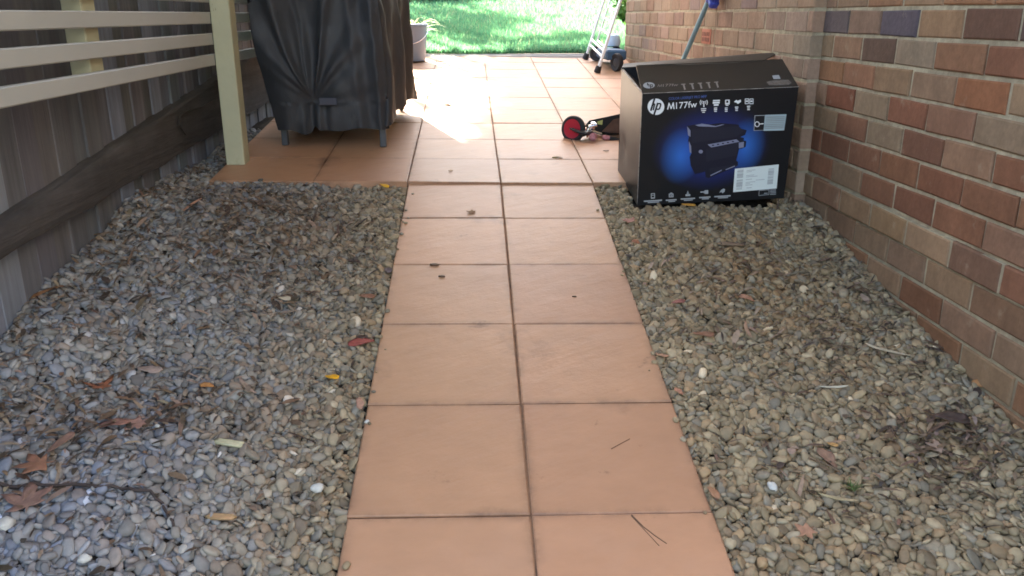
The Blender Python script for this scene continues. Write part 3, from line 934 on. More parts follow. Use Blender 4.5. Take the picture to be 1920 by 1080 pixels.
p = Print(face_pt); p.poly([Z4(866, 172), Z4(1000, 108), Z4(1003, 118), Z4(872, 182)], .0013); p.poly([Z4(1045, 104), Z4(1152, 60), Z4(1155, 72), Z4(1048, 114)], .0013); p.build('tray_edge', M['ink_lilac'], pr)
p = Print(face_pt); p.poly([Z3(110, 545), Z3(720, 500), Z3(790, 560), Z3(690, 640), Z3(110, 720)], .0009); p.poly([Z3(290, 800), Z3(720, 720), Z3(690, 880), Z3(300, 960)], .0009); p.build('casing_face', M['ink_slate'], pr)
# key panel and silver sticker
p = Print(face_pt); p.poly([Z3(930, 358), Z3(1062, 354), Z3(1048, 552), Z3(918, 558)], .0006); kp = p.build('key_panel', M['ink_grey'], box)
p = Print(face_pt); p.poly([Z3(938, 366), Z3(1062, 362), Z3(1048, 546), Z3(926, 550)], .0010); p.build('panel_ground', M['ink_black'], kp)
p = Print(face_pt); cx, cy = Z3(962, 472)
for k in range(10):
    a, b_ = 2 * math.pi * k / 10, 2 * math.pi * (k + 1) / 10
    p.stroke([(cx + 4.2 * math.cos(a), cy + 4.6 * math.sin(a)), (cx + 4.2 * math.cos(b_), cy + 4.6 * math.sin(b_))], 1.5, .0014)
p.stroke([(cx + 4, cy - .3), Z3(1046, 464)], 1.7, .0014); p.build('key_sign', M['ink_white'], kp)
p = Print(face_pt); p.poly([Z3(1066, 352), Z3(1352, 340), Z3(1322, 550), Z3(1048, 560)], .0006); ss_ = p.build('silver_sticker', M['silver_label'], box)
p = Print(face_pt)
for k in range(7): p.poly([Z3(1085 - 3 * k, 380 + 24 * k), Z3(1330 - 4 * k, 368 + 24 * k), Z3(1329 - 4 * k, 374 + 24 * k), Z3(1085 - 3 * k, 386 + 24 * k)], .0010)
p.build('print_line', M['ink_dim'], ss_)
# shipping label
p = Print(face_pt); p.poly([Z4(1155, 97), Z4(1672, 46), Z4(1648, 325), Z4(1134, 368)], .0010); sl_o = p.build('shipping_label', M['paper'], box, 'white shipping label with bar codes stuck at the lower right')
p = Print(face_pt)
def lab(u, v_):  # label coordinates 0..1
    a = (lerp(1155, 1672, u), lerp(97, 46, u)); b_ = (lerp(1134, 1648, u), lerp(368, 325, u))
    return Z4(lerp(a[0], b_[0], v_), lerp(a[1], b_[1], v_))
random.seed(3)
p2 = Print(face_pt)
v_ = .06
while v_ < .93:
    h_ = random.choice((.012, .02, .03))
    if not .42 < v_ < .47: p.poly([lab(.06, v_), lab(.20, v_), lab(.20, v_ + h_), lab(.06, v_ + h_)], .0014)
    if .12 < v_ < .82: p2.poly([lab(.77, v_), lab(.90, v_), lab(.90, v_ + h_), lab(.77, v_ + h_)], .0014)
    v_ += h_ + random.choice((.012, .018, .028))
p.build('bar_code', M['ink_grey'], sl_o); p2.build('bar_code', M['ink_grey'], sl_o)
p = Print(face_pt)
for (u, v_, w_) in ((.27, .12, .2), (.27, .18, .12), (.27, .33, .18), (.27, .39, .26), (.27, .5, .14), (.5, .56, .2), (.27, .62, .22), (.27, .68, .1), (.27, .74, .16), (.3, .86, .12)):
    p.poly([lab(u, v_), lab(u + w_, v_), lab(u + w_, v_ + .018), lab(u, v_ + .018)], .0014)
p.build('label_text', M['ink_grey'], sl_o)
# small data box under the label
p = Print(face_pt)
a, b_, c, d = Z4(1442, 350), Z4(1558, 340), Z4(1556, 396), Z4(1438, 408)
p.stroke([a, b_, c, d, a], 1.0); p.rect(*Z4(1520, 382), 7, 1.4)
for k in range(4): p.rect(*Z4(1605, 342 + 17 * k), 11, 1.3)
p.build('data_box', M['ink_grey'], box)

# flaps
def solve_flap(hinge, y0, px, py, L_):
    best = None
    d = ray(px, py)
    for k in range(0, 400):
        a = -0.5 + k * .006
        q = T_(hinge, y0 + L_ * math.cos(a), BH + L_ * math.sin(a))
        v1 = np.array(q) - CAM
        e = np.linalg.norm(np.cross(v1, d)) / np.linalg.norm(d)
        if best is None or e < best[0]: best = (e, a, q)
    return best


# front flap: laid back over the opening, its free edge riding up
bestL = min(((solve_flap(BW, 0, 1468, 111, L_), L_) for L_ in np.arange(.14, .36, .01)), key=lambda r: r[0][0])
fa, FL = bestL[0][1], bestL[1]
HT = None
def flap_front(s, t):
    sag = -.006 * math.sin(math.pi * s) * t
    return T_(lerp(.010 * t, BW - .003 * t, s), FL * t * math.cos(fa), BH + FL * t * math.sin(fa) + sag)
ff = MB()
sheet(ff, lambda s, t: flap_front(s, t) , 14, 6)
sheet(ff, lambda s, t: flap_front(s, t) - bx.to_3x3() @ Vector((0, 0, .004)), 14, 6)
for s in (0, 1):
    a = [flap_front(s, 0), flap_front(s, 1)]; o_ = bx.to_3x3() @ Vector((0, 0, -.004))
    ff.quad(a[0], a[1], a[1] + o_, a[0] + o_)
ff.quad(flap_front(0, 1), flap_front(1, 1), flap_front(1, 1) + o_, flap_front(0, 1) + o_)
ffo = ff.build('front_flap', M['carton_flap'], box, smooth=True, recalc=False)
HTop = homog([(1205, 177), (1497, 162), (1469, 111.5), (1189, 128)], [(0, 0), (1, 0), (1, 1), (0, 1)])
def flap_pt(px, py, lift):
    s, t = happly(HTop, (px, py)); return flap_front(s, t) + bx.to_3x3() @ Vector((0, 0, lift + .0006))
p = Print(flap_pt); p.disc(*Z5(543, 716), 10.4, 5.4); fl_ = p.build('flap_logo', M['ink_grey'], ffo)
p = Print(flap_pt); p.stroke([Z5(520, 672), Z5(505, 735)], 2.0, .0006); p.stroke([Z5(515, 715), Z5(540, 700), Z5(545, 735)], 1.5, .0006); p.stroke([Z5(565, 705), Z5(580, 775)], 2, .0006); p.stroke([Z5(565, 705), Z5(605, 705), Z5(610, 735), Z5(575, 740)], 1.5, .0006); p.build('flap_logo_letters', M['ink_black'], fl_)
p = Print(flap_pt); p.text('177fw', Z5(792, 735), Z5(1062, 716), 4.6, bold=.006)
for a_, b_ in (((700, 738), (715, 698)), ((715, 698), (738, 735)), ((738, 735), (765, 696)), ((765, 696), (772, 735))): p.stroke([Z5(*a_), Z5(*b_)], .8, .0006)
p.build('flap_lettering', M['ink_dim'], ffo)
p = Print(flap_pt)
for k in range(5):
    x, y = Z5(1155 + 150 * k, 690 - 12 * k)
    p.rect(x, y - .5, 8, 1.8); p.stroke([(x + .5, y), (x + 3.5, y + 9)], 3)
p.build('flap_icon', M['ink_dim'], ffo)
p = Print(flap_pt); p.poly([Z6(945, 510), Z6(1075, 500), Z6(1104, 570), Z6(970, 575)]); p.build('white_patch', M['ink_grey'], ffo)
p = Print(flap_pt); p.poly([Z6(830, 625), Z6(1000, 590), Z6(1250, 585), Z6(1310, 640), Z6(1250, 680), Z6(880, 690)]); p.build('tape_residue', mat('tape_residue', (.15, .13, .11), .6, var=[(60, .7, (1, 4, 1), 4)]), ffo)
# back flap, standing half open
bfl = MB()
hl, hr = T_(0, BD, BH), T_(BW, BD, BH)
ol, orr = Vector(on_y(1170, 121, 3.36)), Vector(on_y(1462, 99, 3.42))
nb = Vector((0, .3, 1)).normalized() * .004
bfl.slab([hl, hr, orr, ol], (0, -.4, 1), .004)
bfl.build('back_flap', M['carton_flap'], box)
sf = MB()
a0, a1 = T_(0, .02, BH), T_(0, BD - .02, BH)
b0, b1 = T_(.11, .03, BH - .09), T_(.11, BD - .03, BH - .09)
sf.slab([a0, a1, b1, b0], (1, 0, 1), .004)
a0, a1 = T_(BW, .02, BH), T_(BW, BD - .02, BH)
b0, b1 = T_(BW - .11, .03, BH - .09), T_(BW - .11, BD - .03, BH - .09)
sf.build('side_flap', M['carton'], box)
# worn pale edges
we = MB()
for k in range(70):
    s = random.random(); ln = random.uniform(.006, .035)
    we.tube([T_(s * BW, -.0008, BH + .0006), T_(min(BW, s * BW + ln), -.0008, BH + .0006)], random.uniform(.0006, .0013), 5)
for k in range(60):
    s = random.random(); ln = random.uniform(.006, .03)
    we.tube([T_(-.0006, -.0006, s * BH), T_(-.0006, -.0006, min(BH, s * BH + ln))], random.uniform(.0006, .0016), 5)
for k in range(60):
    s = random.random(); ln = random.uniform(.006, .03)
    we.tube([T_(-.0004, s * BD, BH), T_(-.0004, min(BD, s * BD + ln), BH)], random.uniform(.0006, .0016), 5)
we.build('worn_edge', M['carton_raw'], box)
# torn patch and hand hole on the left side
hh = MB()
hh.add([T_(-.0015 - lb(.70 + a, .35 + b_), (.70 + a) * BD, (.35 + b_) * BH) for a, b_ in ((-.06, -.06), (.09, -.03), (.09, .10), (-.06, .07))], [(0, 1, 2, 3)])
hh.build('scuff', mat('brown_scuff', (.11, .085, .085), .7, var=[(40, .5, U3, 3)]), box)

# ------------------------------------------------------------------ kick scooter behind the carton
YS = 3.93
sc = empty('kick_scooter', tuple(on_t(1078, 262)), 'folded kick scooter with a red front wheel lying on the terrace behind the carton', 'scooter')
wc = Vector(on_y(1075, 241.5, YS))
ax = Vector((-.60, -.78, .12)).normalized()
R_ = .0605
wz = tz(wc.x, wc.y)
wm = MB(); wm.lathe([(R_ * .74, -.013), (R_ * .9, -.014), (R_, -.008), (R_, .008), (R_ * .9, .014), (R_ * .74, .013)], wc, ax, 40)
wl = wm.build('wheel', M['rubber'], sc, smooth=True)
wm = MB(); wm.lathe([(0, .0105), (R_ * .2, .012), (R_ * .55, .0105), (R_ * .74, .013), (R_ * .76, .0), (R_ * .74, -.013), (0, -.010)], wc, ax, 40); wm.build('wheel_core', M['red'], wl, smooth=True)
wm = MB(); wm.lathe([(0, .028), (.005, .028), (.006, .020), (.006, -.02), (0, -.02)], wc, ax, 12); wm.build('axle_bolt', M['chrome'], wl, smooth=True)
fk = MB()
for sgn in (1, -1):
    a = wc + ax * .017 * sgn; e = wc + Vector((.78, -.6, 0)) * .088 + Vector((0, 0, -.016)) + ax * .014 * sgn
    fk.tube([a, lerp(a, e, .5) + Vector((0, 0, -.004)) + ax * .006 * sgn, e], [.010, .014, .017], 10, flat=.6)
fk.tube([Vector(on_y(1098, 250, YS)) + ax * -.02, Vector(on_y(1098, 250, YS)) + ax * .02], .016, 10)
fk.build('fork', M['black_plastic'], sc, smooth=True)
hd = MB(); hd.tube([on_y(1098, 256, YS - .01), on_y(1104, 240, YS - .01)], .014, 12); hd.tube([on_y(1104, 238, YS - .03), on_y(1119, 234, YS - .03)], .009, 10)
hd.tube([on_y(1112, 230, YS - .03), on_y(1112, 241, YS - .02)], .010, 10); hd.tube([on_y(1106, 246, YS - .02), on_y(1127, 253, YS - .02)], .011, 10)
hd.build('clamp', M['chrome'], sc, smooth=True)
gr_ = MB(); gr_.lathe([(0, -.018), (.014, -.018), (.018, -.010), (.0185, .008), (.012, .016), (0, .016)], Vector(on_y(1112, 256.5, YS - .045)), (-.35, -.9, .05), 18); gr_.build('grip', M['pink'], sc, smooth=True)
gr_ = MB(); gr_.lathe([(0, -.020), (.010, -.020), (.0125, 0), (.010, .014), (0, .014)], Vector(on_y(1135, 258, YS - .03)), (-1, .1, .1), 16); gr_.build('grip', M['pink'], sc, smooth=True)
hb_ = MB(); hb_.tube([on_y(1138, 258, YS - .03), on_y(1175, 266, YS - .03), on_y(1250, 276, YS + .0)], .011, 12); hb_.build('handlebar', M['black_plastic'], sc, smooth=True)
dk = MB()
A_, B_, C_, D_ = on_y(1098, 234, YS + .05), on_y(1105, 226, YS + .06), on_y(1165, 213, YS + .10), on_y(1290, 186, YS + .16)
A2, D2 = on_y(1130, 252, YS + .05), on_y(1290, 246, YS + .16)
nd = Vector((.05, -.95, .35))
dk.slab([A_, B_, C_, D_, D2, A2], -nd, .03)
do = dk.build('deck', M['grip_tape'], sc)
du = MB(); du.slab([on_y(1128, 247, YS + .035), on_y(1150, 224, YS + .05), on_y(1180, 217, YS + .07), on_y(1180, 252, YS + .06)], nd, .003); du.build('deck_underside', M['deck_under'], do)
du = MB(); du.slab([on_y(1120, 228, YS + .022), on_y(1130, 225, YS + .022), on_y(1129, 234, YS + .018), on_y(1121, 233, YS + .018)], nd, .003); du.build('sticker', M['yellowgreen'], do)

# ------------------------------------------------------------------ bucket
bk = empty('bucket', (-.41, 6.42, tz(-.41, 6.42)), 'grey plastic bucket with a wire handle standing at the edge of the lawn', 'bucket')
bm_ = MB()
zb = tz(-.41, 6.42)
bm_.lathe([(0, .002), (.108, .002), (.112, .008), (.130, .243), (.137, .246), (.137, .262), (.130, .264), (.127, .258), (.108, .012), (0, .01)], (-.41, 6.42, zb), (0, 0, 1), 48)
bm_.build('pail', M['bucket'], bk, smooth=True)
bm_ = MB(); bm_.tube([(-.41 + .138 * math.cos(a), 6.42 - .138 * math.sin(a) - .0, zb + .235 - .11 * math.sin(a)) for a in np.linspace(0, math.pi, 20)], .0028, 8); bm_.build('handle', M['chrome'], bk, smooth='full')

# ------------------------------------------------------------------ channel drain at the lawn edge
dr = empty('channel_drain', (.35, 6.72, tz(.35, 6.72)), 'pale slotted drain grate running between the terrace and the lawn', 'drain')
dm = MB()
ND = 62
for i in range(ND):
    x0 = -.75 + i * .0325
    dm.box((x0, 6.70, tz(x0, 6.7) - .02), (x0 + .0155, 6.755, tz(x0, 6.7) + .004))
dm.box((-.75, 6.682, tz(0, 6.69) - .03), (1.26, 6.6985, tz(0, 6.69) + .006)); dm.box((-.75, 6.7565, tz(0, 6.76) - .03), (1.26, 6.775, tz(0, 6.76) + .008))
dm.build('grate', M['grate'], dr)
dm = MB(); dm.box((-.75, 6.6995, tz(0, 6.7) - .06), (1.26, 6.7555, tz(0, 6.7) - .022)); dm.build('channel', M['hole'], dr)

# ------------------------------------------------------------------ ladder
ld = empty('ladder', (.91, 6.2, tz(.91, 6.2)), 'white aluminium ladder with black rubber feet leaning against the house corner', 'ladder')
F1, F2 = np.array(on_t(1097, 112)), np.array(on_t(1119, 137))
d2 = np.array(on_y(1163, 0, F2[1])) - F2
lean = Vector(d2).normalized()
LEN = .86
def stile(F, off):
    m_ = MB(); F = Vector(F)
    for sg in (-1, 1):
        a = F + lean * .03 + Vector((0, .012 * sg, 0)); m_.tube([a, a + lean * LEN], .0078, 8)
    a = F + lean * .03
    m_.slab([a + Vector((.004, -.016, 0)), a + Vector((.004, .016, 0)), a + Vector((.004, .016, 0)) + lean * LEN, a + Vector((.004, -.016, 0)) + lean * LEN], (1, 0, 0), .006)
    s_ = m_.build('stile', M['alu'], ld, smooth=True)
    m_ = MB(); m_.tube([F + Vector((0, 0, .001)), F + lean * .012, F + lean * .05], [.021, .024, .019], 14); m_.build('rubber_foot', M['rubber'], s_, smooth=True)
stile(F1, 0); stile(F2, 0)
V1, V2 = Vector(F1), Vector(F2)
m_ = MB()
for h_ in (.115, .155): m_.tube([V1 + lean * h_, V2 + lean * h_], .0085, 8)
m_.build('crossbar', M['alu'], ld, smooth=True)
mid = lerp(V1, V2, .42)
m_ = MB(); m_.tube([mid + lean * .17, mid + lean * LEN], .007, 8); m_.build('inner_rail', M['alu'], ld, smooth=True)
for h_ in np.arange(.18, .84, .082):
    m_ = MB(); m_.tube([mid + lean * h_, V2 + lean * h_], .0075, 8); m_.build('rung', M['alu'], ld, smooth=True)

# ------------------------------------------------------------------ blue wheeled cart behind the ladder
ct = empty('wheeled_cart', (1.06, 6.3, tz(1.06, 6.3)), 'small faded blue cart on black wheels parked behind the ladder', 'cart')
W1, W2 = on_t(1156, 134), on_t(1117, 113)
W2[1] -= .05
W2[2] = tz(W2[0], W2[1])
for W_, r_, ax_ in ((W1, .062, (1, .45, 0)), (W2, .055, (.5, 1, 0)), ((1.13, 6.45, tz(1.13, 6.45)), .06, (1, .2, 0))):
    m_ = MB(); c_ = (W_[0], W_[1], W_[2] + r_); m_.lathe([(r_ * .45, -.012), (r_ * .9, -.018), (r_, -.01), (r_, .01), (r_ * .9, .018), (r_ * .45, .012)], c_, ax_, 28)
    wl = m_.build('wheel', M['rubber'], ct, smooth=True)
    m_ = MB(); m_.lathe([(0, -.014), (r_ * .3, -.016), (r_ * .46, -.011), (r_ * .46, .011), (r_ * .3, .016), (0, .014)], c_, ax_, 20); m_.build('rim', M['steel_grey'], wl, smooth=True)
m_ = MB(); m_.box((.985, 6.02, tz(1, 6.2) + .055), (1.13, 6.52, tz(1, 6.2) + .125), None, .012); m_.build('tray', M['blue_cart'], ct)
m_ = MB(); m_.lathe([(0, 0), (.045, 0), (.055, .03), (.045, .075), (.02, .09), (0, .09)], (1.10, 6.40, tz(1, 6.3) + .128), (0, .1, 1), 18); m_.build('lid', M['pale_blue'], ct, smooth=True)

# ------------------------------------------------------------------ broom against the far wall
br = empty('broom', tuple(on_t(1249, 190)), 'blue headed broom with a pale blue handle leaning upside down on the brick wall', 'broom')
B0 = Vector(on_t(1249, 190)); B1 = Vector(on_x(1334, -12, 1.185))
m_ = MB(); m_.tube([B0 + Vector((0, 0, .012)), B1], .0125, 12); m_.build('handle', M['blue_handle'], br, smooth=True)
dirb = (B1 - B0).normalized()
side = dirb.cross(Vector((-1, 0, 0))).normalized()
Mb = Matrix((( *(-Vector((1, 0, 0)) - dirb * -dirb.x).normalized(), 0), (*side, 0), (*dirb, 0), (0, 0, 0, 1))).transposed()
Mb = Matrix.Translation(B1) @ Mb
m_ = MB(); m_.box((-.022, -.085, -.012), (.022, .085, .03), Mb, .008); m_.tube([B1 - dirb * .05, B1], [.015, .019], 12); m_.build('head', M['blue_plastic'], br, smooth=True)
m_ = MB()
for k in range(240):
    x, y = random.uniform(-.018, .018), random.uniform(-.08, .08)
    m_.tube([Mb @ Vector((x, y, .028)), Mb @ Vector((x * 1.3 + random.uniform(-.004, .004), y * 1.15, .10))], .0012, 4)
m_.build('bristles', M['blue_plastic'], br)

# ------------------------------------------------------------------ lawn, grass and planting
lw = MB()
xs = np.linspace(-14, 18, 65); yl = np.concatenate([np.linspace(6.775, 14, 40), np.linspace(14.5, 40, 20)])
def lz(x, y): return tz(x * .3, y) + .004 + .02 * mnoise.noise(Vector((x * 1.1, y * 1.1, 0)))
n = len(xs)
lw.add([(x, y, lz(x, y)) for y in yl for x in xs], [(j * n + i, j * n + i + 1, (j + 1) * n + i + 1, (j + 1) * n + i) for j in range(len(yl) - 1) for i in range(n - 1)])
tag(lw.build('lawn', M['lawn'], smooth='full'), kind='structure')
NB_ = 90000
yy = 6.78 + (rng.random(NB_) ** 1.5) * 9.0
xx = (rng.random(NB_) - .42) * (1.9 + (yy - 6.7) * .62) + .3
ht = rng.uniform(.022, .06, NB_) * np.where(rng.random(NB_) < .05, 1.7, 1)
yy[:3500] = rng.uniform(6.765, 6.82, 3500)
an = rng.random(NB_) * 6.283; wd = rng.uniform(.0035, .006, NB_) * (1 + (yy - 6.7) * .08)
ln = rng.uniform(.0, .8, NB_); la = rng.random(NB_) * 6.283; ht[:3500] *= rng.uniform(.6, 1.5, 3500); ln[:3500] += .5; la[:3500] = -1.57 + rng.normal(0, .8, 3500)
zz = np.array([lz(a, b_) for a, b_ in zip(xx, yy)]) - .003
V_ = np.zeros((NB_, 3, 3), np.float32)
V_[:, 0] = np.stack([xx - np.cos(an) * wd, yy - np.sin(an) * wd, zz], 1)
V_[:, 1] = np.stack([xx + np.cos(an) * wd, yy + np.sin(an) * wd, zz], 1)
V_[:, 2] = np.stack([xx + np.cos(la) * ln * ht, yy + np.sin(la) * ln * ht, zz + ht], 1)
gc = np.array([(.11, .32, .17), (.15, .37, .17), (.09, .27, .15), (.21, .37, .20), (.34, .38, .24)])[rng.choice(5, NB_, p=[.32, .28, .22, .13, .05])] * rng.uniform(.75, 1.3, (NB_, 1))
C_ = np.ones((NB_, 3, 4), np.float32); C_[:, :, :3] = gc[:, None, :]
tag(big_mesh('grass', V_.reshape(-1, 3), np.arange(NB_ * 3).reshape(-1, 3), C_.reshape(-1, 4), M['grass'], False), kind='stuff')


def leaf_cloud(n, center, radii, size, palette, hollow=.35, seed=0):
    r = np.random.default_rng(seed)
    d = r.normal(size=(n, 3)); d /= np.linalg.norm(d, axis=1)[:, None]
    rr = (hollow + (1 - hollow) * r.random(n)) ** .6
    cl = r.normal(size=(max(6, n // 120), 3)); cl /= np.linalg.norm(cl, axis=1)[:, None]
    k = r.integers(0, len(cl), n)
    d = d * .55 + cl[k] * .75
    p = np.array(center) + d * np.array(radii) * rr[:, None]
    a = r.normal(size=(n, 3)); a /= np.linalg.norm(a, axis=1)[:, None]
    b_ = np.cross(a, r.normal(size=(n, 3))); b_ /= np.linalg.norm(b_, axis=1)[:, None]
    s = size * r.uniform(.6, 1.4, (n, 1))
    V = np.stack([p - a * s, p + b_ * s * .45, p + a * s, p - b_ * s * .45], 1)
    c = np.array(palette)[r.integers(0, len(palette), n)] * r.uniform(.7, 1.3, (n, 1))
    C = np.ones((n, 4, 4), np.float32); C[:, :, :3] = c[:, None]
    T = (np.arange(n)[:, None] * 4 + np.array([0, 1, 2, 0, 2, 3])).reshape(-1, 3)
    return V.reshape(-1, 3), T, C.reshape(-1, 4)


def plant(name, label, cat, base, crowns, size, palette, trunk_r, part, seed, group=None):
    o = empty(name, base, label, cat, group)
    VV, TT, CC, k = [], [], [], 0
    for q, (c, r, n) in enumerate(crowns):
        V, T, C = leaf_cloud(n, np.array(c) - np.array(base), r, size, palette, seed=seed + q)
        VV.append(V); TT.append(T + k); CC.append(C); k += len(V)
    cr = big_mesh(part, np.concatenate(VV), np.concatenate(TT), np.concatenate(CC), M['foliage'], False)
    cr.parent = o
    tm = MB()
    for (c, r, n) in crowns:
        b_ = Vector(base); c = Vector(c)
        tm.tube([b_, lerp(b_, c, .5) + Vector((random.uniform(-.05, .05), random.uniform(-.05, .05), 0)) * (c - b_).length, c], [trunk_r, trunk_r * .7, trunk_r * .3], 8)
    tm.build('trunk' if trunk_r > .05 else 'stem', M['bark'], o, smooth='full')
    return o


GREEN = [(.035, .075, .022), (.05, .10, .028), (.03, .06, .025), (.07, .12, .035), (.045, .085, .03)]
def lzz(x, y): return lz(x, y)
for (x, y, r, h, sd_, lab_) in ((-.55, 12.3, .8, .45, 11, 'dark green shrub behind the bucket at the far edge of the lawn'),
                                (.45, 13.0, .7, .32, 21, 'low dark shrub at the top of the lawn right of the strappy plant'),
                                (1.45, 7.25, .22, .28, 31, 'small bright green shrub at the house corner beside the ladder')):
    z = lzz(x, y)
    plant('shrub', lab_, 'shrub', (x, y, z), [((x, y, z + h * .8), (r, r * .8, h), 1800 if r > .5 else 700), ((x + r * .5, y - r * .2, z + h * .5), (r * .6, r * .5, h * .6), 700 if r > .5 else 300)],
          .05 if r > .5 else .032, GREEN if r > .5 else [(.06, .14, .03), (.08, .17, .04), (.05, .11, .03)], .03 if r > .5 else .012, 'foliage', sd_)
# strappy pale plant behind the bucket
sx, sy = -.50, 7.7
sz = lz(sx, sy)
spl = empty('strappy_plant', (sx, sy, sz), 'pale strappy leaved plant on the lawn behind the grey bucket', 'plant')
m_ = MB()
for k in range(75):
    a = random.uniform(0, 6.283); L_ = random.uniform(.28, .52); up = random.uniform(.5, 1.2)
    m_.cur = jit(random.choice([(.30, .36, .18), (.22, .30, .12), (.40, .44, .28)]), .2)
    dr_ = Vector((math.cos(a), math.sin(a), 0)); sd2 = Vector((-math.sin(a), math.cos(a), 0))
    pts = [Vector((sx, sy, sz)) + dr_ * (.03 + L_ * q * .75) + Vector((0, 0, L_ * (up * q - .75 * up * q * q))) for q in np.linspace(0, 1, 7)]
    vs = []
    for i, q in enumerate(pts):
        w_ = .013 * (1 - (i / 6) ** 2) + .001
        vs += [q - sd2 * w_, q + sd2 * w_]
    m_.add(vs, [(2 * i, 2 * i + 1, 2 * i + 3, 2 * i + 2) for i in range(6)])
m_.build('strap_leaves', M['foliage'], spl, recalc=False)
# unseen trees, crowns placed sunward of the terrace, wall and lawn spots to shade
def over(tx, ty, tz_, r, n, t=6.4):
    c = Vector((tx, ty, tz_)) + sd * (t / math.cos(SUN_EL))
    return (tuple(c), (r, r, r * .8), n)
TREES = [((-1.62, 11.3), 'unseen leafy tree added straight behind the covered barbecue to shade the terrace',
          [over(.72, 5.9, .85, .62, 6500), over(.72, 5.0, .75, .55, 6000), over(1.15, 6.3, .9, .6, 5000), over(1.2, 5.6, 1.3, .55, 2000), over(1.2, 6.4, 1.4, .5, 1600), over(.8, 4.4, .75, .5, 5000), over(1.23, 4.6, 1.25, .5, 1600), over(1.23, 5.1, 1.6, .5, 1600), over(1.23, 5.8, 1.9, .5, 1600), over(1.23, 4.2, 1.7, .5, 1400), over(-.62, 6.2, .95, .34, 900)]),
         ((-2.15, 9.9), 'unseen leafy tree added close behind the barbecue to soften the sun patch',
          [over(-.55, 3.55, .7, .42, 1500), over(-.05, 3.55, .7, .42, 1500), over(.45, 3.65, .7, .45, 3500), over(.95, 3.8, .7, .45, 3500), over(.42, 4.3, .72, .32, 1300), over(-.30, 4.15, 1.3, .32, 900), over(-.28, 4.5, 1.5, .30, 800), over(-1.0, 4.2, .8, .4, 1000), over(-1.0, 5.2, .9, .4, 900), over(.12, 4.05, .72, .45, 420)]),
         ((-2.9, 15.2), 'tall leafy garden tree at the back left of the lawn',
          [over(-.1, 8.6, 1.0, .65, 1500), over(.3, 9.3, 1.05, .5, 900), over(-.5, 10.0, 1.1, .8, 1600)]),
         ((-1.4, 14.0), 'slim leafy garden tree at the back of the lawn',
          [over(.75, 7.4, .9, .32, 500), over(1.15, 7.7, .95, .3, 450), over(.15, 7.3, .9, .22, 200)])]
for q, ((x, y), nm, cl) in enumerate(TREES):
    plant('unseen_shade_tree', nm, 'tree', (x, y, lzz(x, y)), cl, .05, GREEN, .06, 'crown', 51 + 10 * q)

# unseen wood added behind the garden to close off the low sky
wv, wt, wc_, k0 = [], [], [], 0
for q in range(16):
    x = -15 + q * 2.0; y = 21 + 1.5 * math.sin(q * 1.7)
    h = 3.6 + .7 * math.sin(q * 2.3)
    V, T, C = leaf_cloud(1300, (x, y, lz(0, 21) + h), (1.7, 1.3, h), .16, GREEN, seed=200 + q)
    wv.append(V); wt.append(T + k0); wc_.append(C); k0 += len(V)
tag(big_mesh('added_woods', np.concatenate(wv), np.concatenate(wt), np.concatenate(wc_), M['foliage'], False), kind='stuff')

# ------------------------------------------------------------------ gravel: dropped pebble by pebble on a height map
CELL = .003
GX0, GX1, GY0, GY1 = -1.26, 1.29, .80, 4.6
nx, ny = int((GX1 - GX0) / CELL), int((GY1 - GY0) / CELL)
yy = np.linspace(GY0, GY1, ny // 4 + 1); xx = np.linspace(GX0, GX1, nx // 4 + 1)
coarse = np.array([[gz(x, y) for x in xx] for y in yy])
ci = np.clip(np.arange(ny) / 4, 0, len(yy) - 1.001); cj = np.clip(np.arange(nx) / 4, 0, len(xx) - 1.001)
i0, j0 = ci.astype(int), cj.astype(int); fi, fj = (ci - i0)[:, None], (cj - j0)[None, :]
HM = (coarse[i0][:, j0] * (1 - fi) * (1 - fj) + coarse[i0 + 1][:, j0] * fi * (1 - fj) + coarse[i0][:, j0 + 1] * (1 - fi) * fj + coarse[i0 + 1][:, j0 + 1] * fi * fj) - .012


def path_edges(y):
    v_ = (y - PO[1]) / PV[1]
    return PO[0] + v_ * PV[0], PO[0] + v_ * PV[0] + 2 * PU[0]


def sample_spot():
    while True:
        q = random.random()
        if q < .52:
            y = random.uniform(.85, 3.195); x = random.uniform(XN + .004, path_edges(y)[0] - .004)
        elif q < .955:
            y = random.uniform(.85, 3.19); x = random.uniform(path_edges(y)[1] + .004, XW - .004)
            c = bx.inverted() @ Vector((x, y, gz(x, y)))
            if -.005 < c.x < BW + .005 and .0 < c.y < BD: continue
        else:
            y = random.uniform(3.2, 4.55); x = random.uniform(XN + .004, -.995)
        return x, y


